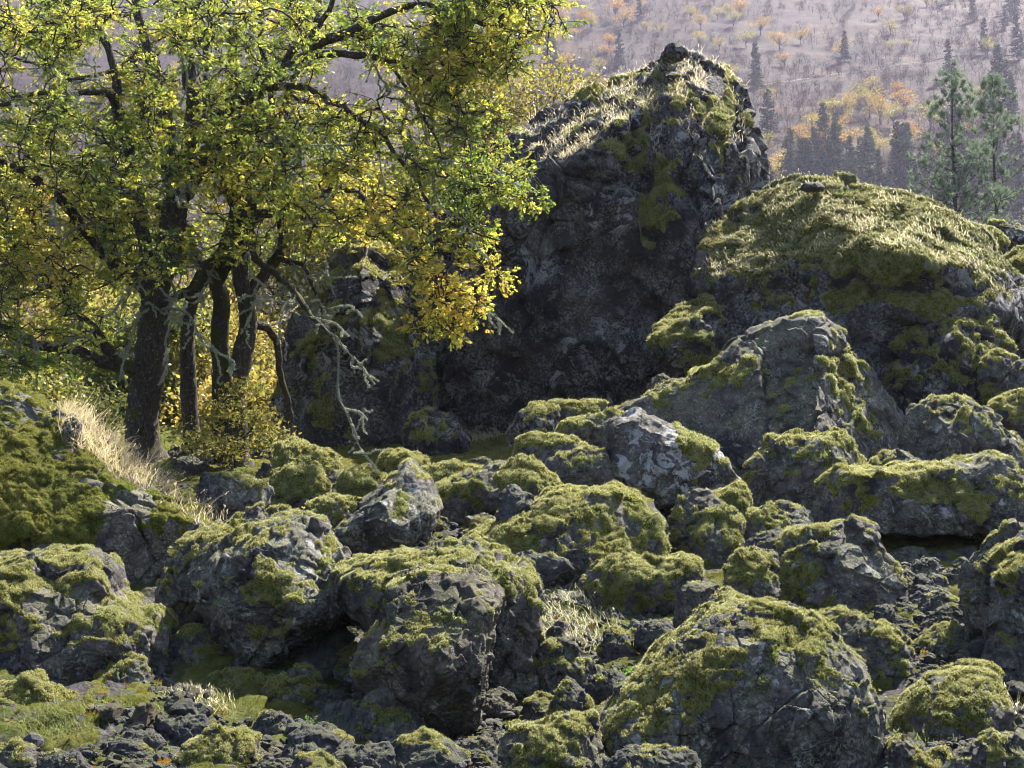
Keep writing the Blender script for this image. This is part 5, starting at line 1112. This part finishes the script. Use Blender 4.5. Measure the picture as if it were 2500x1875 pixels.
# orange and yellow oaks
oaks = [hill_oak(90 + k, [3.4, 2.6, 3.9, 2.2][k]) for k in range(4)]
hl = [(575, 40), (590, 30), (610, 50), (605, 60), (585, 25), (560, 25), (625, 28), (615, 20), (555, 45), (700, 30), (830, 118), (840, 125), (820, 130), (850, 112), (870, 118), (880, 125), (860, 105), (800, 150), (790, 185), (780, 178), (812, 140), (750, 170), (905, 115), (845, 155), (760, 190), (772, 188), (820, 165), (835, 142), (600, 75), (570, 70), (545, 60), (530, 40),
      (740, 20), (760, 35), (720, 50), (780, 50), (800, 45), (690, 20), (905, 20), (890, 35), (560, 8), (640, 12), (700, 75), (730, 85), (905, 150), (930, 130), (960, 140)]
ex = hill_random(r, 70, 500, 1040, -10, 210); ex2 = hill_random(r, 70, -20, 540, -10, 320)
for i, p in enumerate([hill_at(u, v) for u, v in hl] + list(ex) + list(ex2)):
    k = r.randint(4); s = r.uniform(1.0, 1.75) if i < len(hl) else r.uniform(.8, 1.4); pj = project(p[None])[0]
    wd = ['orange', 'yellow', 'rusty', 'pale gold'][k]
    w = where(p, wd + ' oak')
    copy_tree(oaks[k], p, (s * 1.1, s * 1.1, s), r.uniform(0, 6.28), w, 'autumn oaks on the far hill')
for o in oaks: remove_tree(o)
# bare trees: the largest as individuals, the rest as brush
bms = [bare_tree(140 + k, n=240, h=6.0, col=[(.035, .027, .028), (.06, .05, .047), (.025, .017, .018)][k % 3]) for k in range(8)]
pts = hill_random(r, 240, 480, 1040, -10, 215); pts = np.concatenate([pts, hill_random(r, 50, -10, 480, -10, 250)])
for p in pts:
    k = r.randint(8); o = bpy.data.objects.new('bare_tree', bms[k]); COL.objects.link(o); s = r.uniform(1.1, 2.1); o.location = p; o.scale = (s, s, s); o.rotation_euler = (0, 0, r.uniform(0, 6.28)); pj = project(p[None])[0]
    tag(o, where(p, ['mauve grey', 'pale grey', 'brown'][k % 3] + ' leafless tree'), 'tree', 'leafless trees on the far hill')
geos = [bare_geo(RS(160 + k), h=3.4, col=[(.03, .021, .021), (.045, .034, .03), (.075, .04, .018), (.034, .034, .015)][k % 4], n=60) for k in range(12)]
pts = hill_random(r, 13000, -20, 1040, -14, 330); dn = fbm(pts / 34, 71, 4) + r.normal(0, .12, len(pts)) > -.12; pts = pts[dn]
V, Q, Tt, Cc, off = [], [], [], [], 0; pk = r.randint(0, 12, len(pts))
for k in range(12):
    ii = np.nonzero(pk == k)[0]; v, q, t, c = geos[k]; s = r.uniform(.8, 2.0, (len(ii), 1, 1)); R_ = zrot(r.uniform(0, 6.28, len(ii)))
    vv = np.einsum('nij,vj->nvi', R_, v) * s + pts[ii, None, :]; o_ = (np.arange(len(ii)) * len(v))[:, None, None] + off
    V.append(vv.reshape(-1, 3)); Q.append((q[None] + o_).reshape(-1, 4)); Tt.append((t[None] + o_).reshape(-1, 3)); Cc.append(np.tile(c, (len(ii), 1))); off += len(ii) * len(v)
tag(obj('brush', new_mesh('brush', np.concatenate(V), [np.concatenate(Q), np.concatenate(Tt)], M_TWIG, smooth=False, attrs={'col': np.concatenate(Cc)})), 'leafless mauve brush covering the far hillside', 'brush', kind='stuff')
# trail across the hillside
tp = [hill_at(u, v) for u, v in q2((990, 385), (1050, 372), (1130, 352), (1200, 348), (1280, 335), (1350, 325), (1430, 316), (1600, 295), (1800, 262), (2000, 240), (2230, 225))]
tp = spline(tp, 14); tz = ground_z(tp[:, 0], tp[:, 1]); w = 1.1
a = np.stack([tp[:, 0], tp[:, 1] - w, ground_z(tp[:, 0], tp[:, 1] - w) + .5], -1); b = np.stack([tp[:, 0], tp[:, 1] + w, ground_z(tp[:, 0], tp[:, 1] - w) + 1.2], -1); c_ = a - [0, .3, 1.5]; d_ = b + [0, .3, -.6]
n = len(tp); V = np.concatenate([c_, a, b, d_]); i = np.arange(n - 1); Q = np.concatenate([np.stack([k * n + i, k * n + i + 1, (k + 1) * n + i + 1, (k + 1) * n + i], -1) for k in range(3)])
m, nt, b_ = mat('trail_dirt'); N = NT(nt); N.l(N.ramp(N.noise(.3, 4), [(.3, (.11, .09, .07)), (.7, (.17, .14, .11))]), b_.inputs['Base Color'])
tag(obj('trail', new_mesh('trail', V, [Q], m)), kind='structure')
# two near pines
def pine(base, h, seed, label):
    r = RS(seed); root = empty('pine_tree', base, label, 'tree', 'pines behind the dome boulder')
    tr = spline([[0, 0, -2], [.1, 0, h * .4], [-.1, .1, h * .75], [.05, 0, h]], 5); V, Q = tubes([(tr, np.linspace(.24, .02, len(tr)))], 8, .08, r); obj('trunk', new_mesh('trunk', V, [Q], M_BARK), root)
    br, bs, ds = [], [], []
    for k in range(220):
        f = r.uniform(0, 1) ** 1.15; z = h * (.10 + .9 * f); L = (h * .20) * (1 - f) ** .75 * r.uniform(.6, 1.1) + .35; a = r.uniform(0, 6.28)
        d = np.array([math.cos(a), math.sin(a), .05 + .5 * f]); e = np.array([0, 0, z]) + d * L; mid = np.array([0, 0, z]) + d * L * .5 - [0, 0, .08 * L]; e = e + [0, 0, .12 * L]
        p = spline([[0, 0, z], mid, e], 4); br.append((p, np.linspace(.045, .015, len(p)) * (1.3 - f)))
        ends = [e]
        for q_ in range(int(r.randint(4, 9) * (1.05 - f)) + 1):
            i = r.randint(2, len(p)); t = p[i] + r.normal(0, .42 * (1 - f) + .10, 3) * [1, 1, .5] + [0, 0, .22]; br.append((np.array([p[i], t]), np.array([.018, .01]))); ends.append(t)
        for e_ in ends:
            n = 46; bs.append(e_ + r.normal(0, .07, (n, 3))); ds.append(r.normal(0, .8, (n, 3)) + [0, 0, .45])
    V, Q = tubes(br, 4); obj('branches', new_mesh('branches', V, [Q], M_BARK), root)
    bs = np.concatenate(bs); ds = np.concatenate(ds); ds /= np.linalg.norm(ds, axis=1)[:, None]
    sv, st = spikes(bs, ds, .34, .026, r, .1); c = np.repeat(np.array([[.17, .22, .14]]) * r.uniform(.6, 1.4, (len(bs), 1)), 3, 0)
    obj('needles', new_mesh('needles', sv, [st], M_NEEDLE, smooth=False, attrs={'col': c}), root)
for u, vt, D, sd, lab in ((951, 68, 100, 5, 'taller ragged pine behind the dome boulder, left of its twin'), (992, 80, 104, 6, 'right hand ragged pine behind the dome boulder')):
    t = P(u, vt, D); gz = float(ground_z(t[0], t[1])[0]); pine((t[0], t[1], gz), t[2] - gz, sd, lab)
# ------------------------------------------------------------------ grass
M_GRASS = leaf_mat('dry_grass', .45)
def grass(name, label, pts, L, r, col=(.55, .46, .27), width=.0035, lean=(-.2, 0, 0), spread=.45, heads=.15):
    n = len(pts); d = np.array([0, 0, 1.0]) + np.asarray(lean) + r.normal(0, spread, (n, 3)) * [1, 1, .25]; d /= np.linalg.norm(d, axis=1)[:, None]
    Ln = L * r.uniform(.45, 1.25, (n, 1)); bend = r.normal(0, .25, (n, 3)) + np.asarray(lean) * .8 + [0, 0, -.35]
    pj = project(pts)[:, 2:3]; w = np.maximum(width, pj / F_PX * .22)
    s = np.cross(d, r.normal(0, 1, (n, 3))); s /= np.linalg.norm(s, axis=1)[:, None]; rows = []
    for k, t in enumerate((0, .35, .7, 1.0)):
        c = pts + d * Ln * t + bend * Ln * t * t * .8; ww = w * (1 - t * .85)
        rows += [c - s * ww, c + s * ww]
    V = np.stack(rows, 1); q = np.array([(0, 1, 3, 2), (2, 3, 5, 4), (4, 5, 7, 6)]); Q = (q[None] + (np.arange(n) * 8)[:, None, None]).reshape(-1, 4)
    V = V.reshape(-1, 3); cc = np.repeat(np.array([col]) * r.uniform(.55, 1.25, (n, 1)), 8, 0); hd = r.uniform(0, 1, n) < heads; T3 = []
    if hd.sum():
        tip = rows[-1][hd]; m_ = 6; bp = np.repeat(tip, m_, 0) + r.normal(0, .006, (len(tip) * m_, 3)) + np.tile(np.linspace(-.03, .03, m_), len(tip))[:, None] * np.repeat((d + bend)[hd], m_, 0)
        nn = np.repeat((d + bend)[hd], m_, 0); nn /= np.linalg.norm(nn, axis=1)[:, None]; sv, st = spikes(bp, nn, .03, float(np.mean(w)) * 1.3, r, .3)
        T3 = [st + len(V)]; V = np.concatenate([V, sv]); cc = np.concatenate([cc, np.tile(np.array([col]) * 1.15, (len(sv), 1))])
    me = new_mesh(name, V, [Q] + T3, M_GRASS, smooth=False, attrs={'col': np.clip(cc, 0, .9)})
    tag(obj(name, me), label, 'grass', kind='stuff')
def on_rock(rec, n, box, r, nzmin=.45, clump=.35, ns=0.08):
    pj = project(rec['v']); (u0, v0, u1, v1) = box
    ok = (pj[:, 0] > u0) & (pj[:, 0] < u1) & (pj[:, 1] > v0) & (pj[:, 1] < v1) & (rec['n'][:, 2] > nzmin) & (fbm(rec['v'] / clump, 88, 2) > -ns)
    i = np.nonzero(ok)[0]
    if len(i) == 0: return None
    pk = rec['v'][r.choice(i, n)]; return pk + r.normal(0, .05, pk.shape) * [1, 1, 0]
def on_ground(n, cx, cy, ru, rv, r):
    D = ground_hit(cx, cy) or 20; c = P(cx, cy, D); s = D / F_PX
    x = c[0] + r.normal(0, ru * s * .5, n); y = c[1] + r.normal(0, rv * s * 2.0, n); return np.stack([x, y, ground_z(x, y)], -1)
r = RS(404)
bank = next(q for q in ROCKS if q['seed'] == 17)
for rec, n, box, L, lab, col, lean, nz in (
  (DOME, 11000, (690, 175, 1000, 290), .15, 'blond dry grass covering the top of the mossy dome boulder', (.55, .50, .33), (-.15, -.1, 0), .35),
  (CL, 9000, (500, 40, 745, 160), .22, 'pale dry grass along the sloping top of the cliff', (.6, .53, .36), (-.1, -.05, 0), .3),
  (bank, 4500, (60, 380, 230, 545), .30, 'tall blond grass fringing the right crest of the mossy bank boulder', (.46, .39, .24), (.15, -.15, 0), .15)):
    pp = on_rock(rec, n, box, r, nz)
    if pp is not None:
        if rec is bank:
            pj = project(pp); pp = pp[(pj[:, 1] < 383 + K * (120 + (pj[:, 0] / K - 150) * .62) + 14)]
        grass('dry_grass', lab, pp, L, r, col, lean=lean)
for u, v, ru, rv, n, L, lab, col in (
  (485, 437, 26, 10, 1800, .35, 'blond grass patch on the slope at the foot of the cliff', (.6, .5, .3)), (478, 500, 26, 12, 1100, .3, 'arching dry grass between the wedge boulder and the moss mounds', (.6, .53, .36)),
  (112, 700, 50, 10, 150, .08, 'thin green and straw grass in the lower left rubble', (.16, .17, .05)), (205, 705, 30, 8, 400, .12, 'short straw grass below the mossy mound at lower left', (.5, .46, .3)),
  (575, 605, 60, 22, 700, .2, 'pale wispy grass in the centre of the rubble', (.48, .46, .3)), (565, 640, 50, 14, 450, .18, 'sparse grass between the tall central boulder and the pyramid shaped rock', (.45, .42, .28)),
  (637, 683, 14, 5, 500, .12, 'bright green grass tuft beside the low bare grey rock', (.13, .30, .05)), (601, 696, 12, 5, 450, .12, 'bright green grass tuft left of the big foreground boulder', (.13, .30, .05)),
  (150, 748, 34, 6, 300, .09, 'short green grass at the bottom left edge', (.12, .18, .05)), (318, 738, 16, 5, 300, .1, 'green grass tuft below the mossy mound right of the bottom left rubble', (.14, .24, .06)),
  (385, 618, 22, 8, 600, .2, 'grass tuft right of the large angular boulder', (.5, .48, .32)), (940, 742, 50, 8, 800, .1, 'thin grass on the moss below the turtle backed boulder', (.18, .21, .08)),
  (620, 480, 20, 8, 600, .22, 'wiry dry grass left of the white lichen boulder foot', (.6, .54, .38)), (1015, 730, 12, 8, 160, .34, 'arching dry seed heads at the lower right edge', (.7, .6, .4)), (60, 720, 40, 10, 500, .1, 'sparse grass in moss at the lower left corner', (.15, .17, .06))):
    grass('grass_patch', lab, on_ground(n, u, v, ru, rv, r), L, r, col, heads=.08)
# fallen leaves
n = 1100; x = r.uniform(-9, 3, n); y = r.uniform(24, 33, n); p = np.stack([x, y, ground_z(x, y) + .05], -1)
n2 = 420; y2 = r.uniform(11, 20, n2); x2 = r.uniform(-.33, .33, n2) * y2; p = np.concatenate([p, np.stack([x2, y2, ground_z(x2, y2) + .05], -1)])
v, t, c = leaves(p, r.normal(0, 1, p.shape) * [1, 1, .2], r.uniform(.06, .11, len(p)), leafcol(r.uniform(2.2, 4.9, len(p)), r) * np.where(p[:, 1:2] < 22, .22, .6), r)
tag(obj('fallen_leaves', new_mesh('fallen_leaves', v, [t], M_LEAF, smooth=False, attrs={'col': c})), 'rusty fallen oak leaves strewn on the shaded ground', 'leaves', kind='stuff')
# ------------------------------------------------------------------ haze
bm_v = np.array([(x, y, z) for x in (-760, 760) for y in (-90, 1180) for z in (-22, 560)], float)
bm_q = np.array([(0, 1, 3, 2), (4, 6, 7, 5), (0, 4, 5, 1), (2, 3, 7, 6), (0, 2, 6, 4), (1, 5, 7, 3)])
m = bpy.data.materials.new('haze_air'); m.use_nodes = True; nt = m.node_tree; nt.nodes.clear()
o_ = nt.nodes.new('ShaderNodeOutputMaterial'); pv = nt.nodes.new('ShaderNodeVolumePrincipled'); pv.inputs['Color'].default_value = (.78, .74, 1.0, 1); pv.inputs['Density'].default_value = .00009; pv.inputs['Anisotropy'].default_value = .2
nt.links.new(pv.outputs[0], o_.inputs['Volume'])
tag(obj('haze', new_mesh('haze', bm_v, [bm_q], m, smooth=False)), kind='stuff', label='pale lavender haze filling the air over the far hillside', cat='haze')
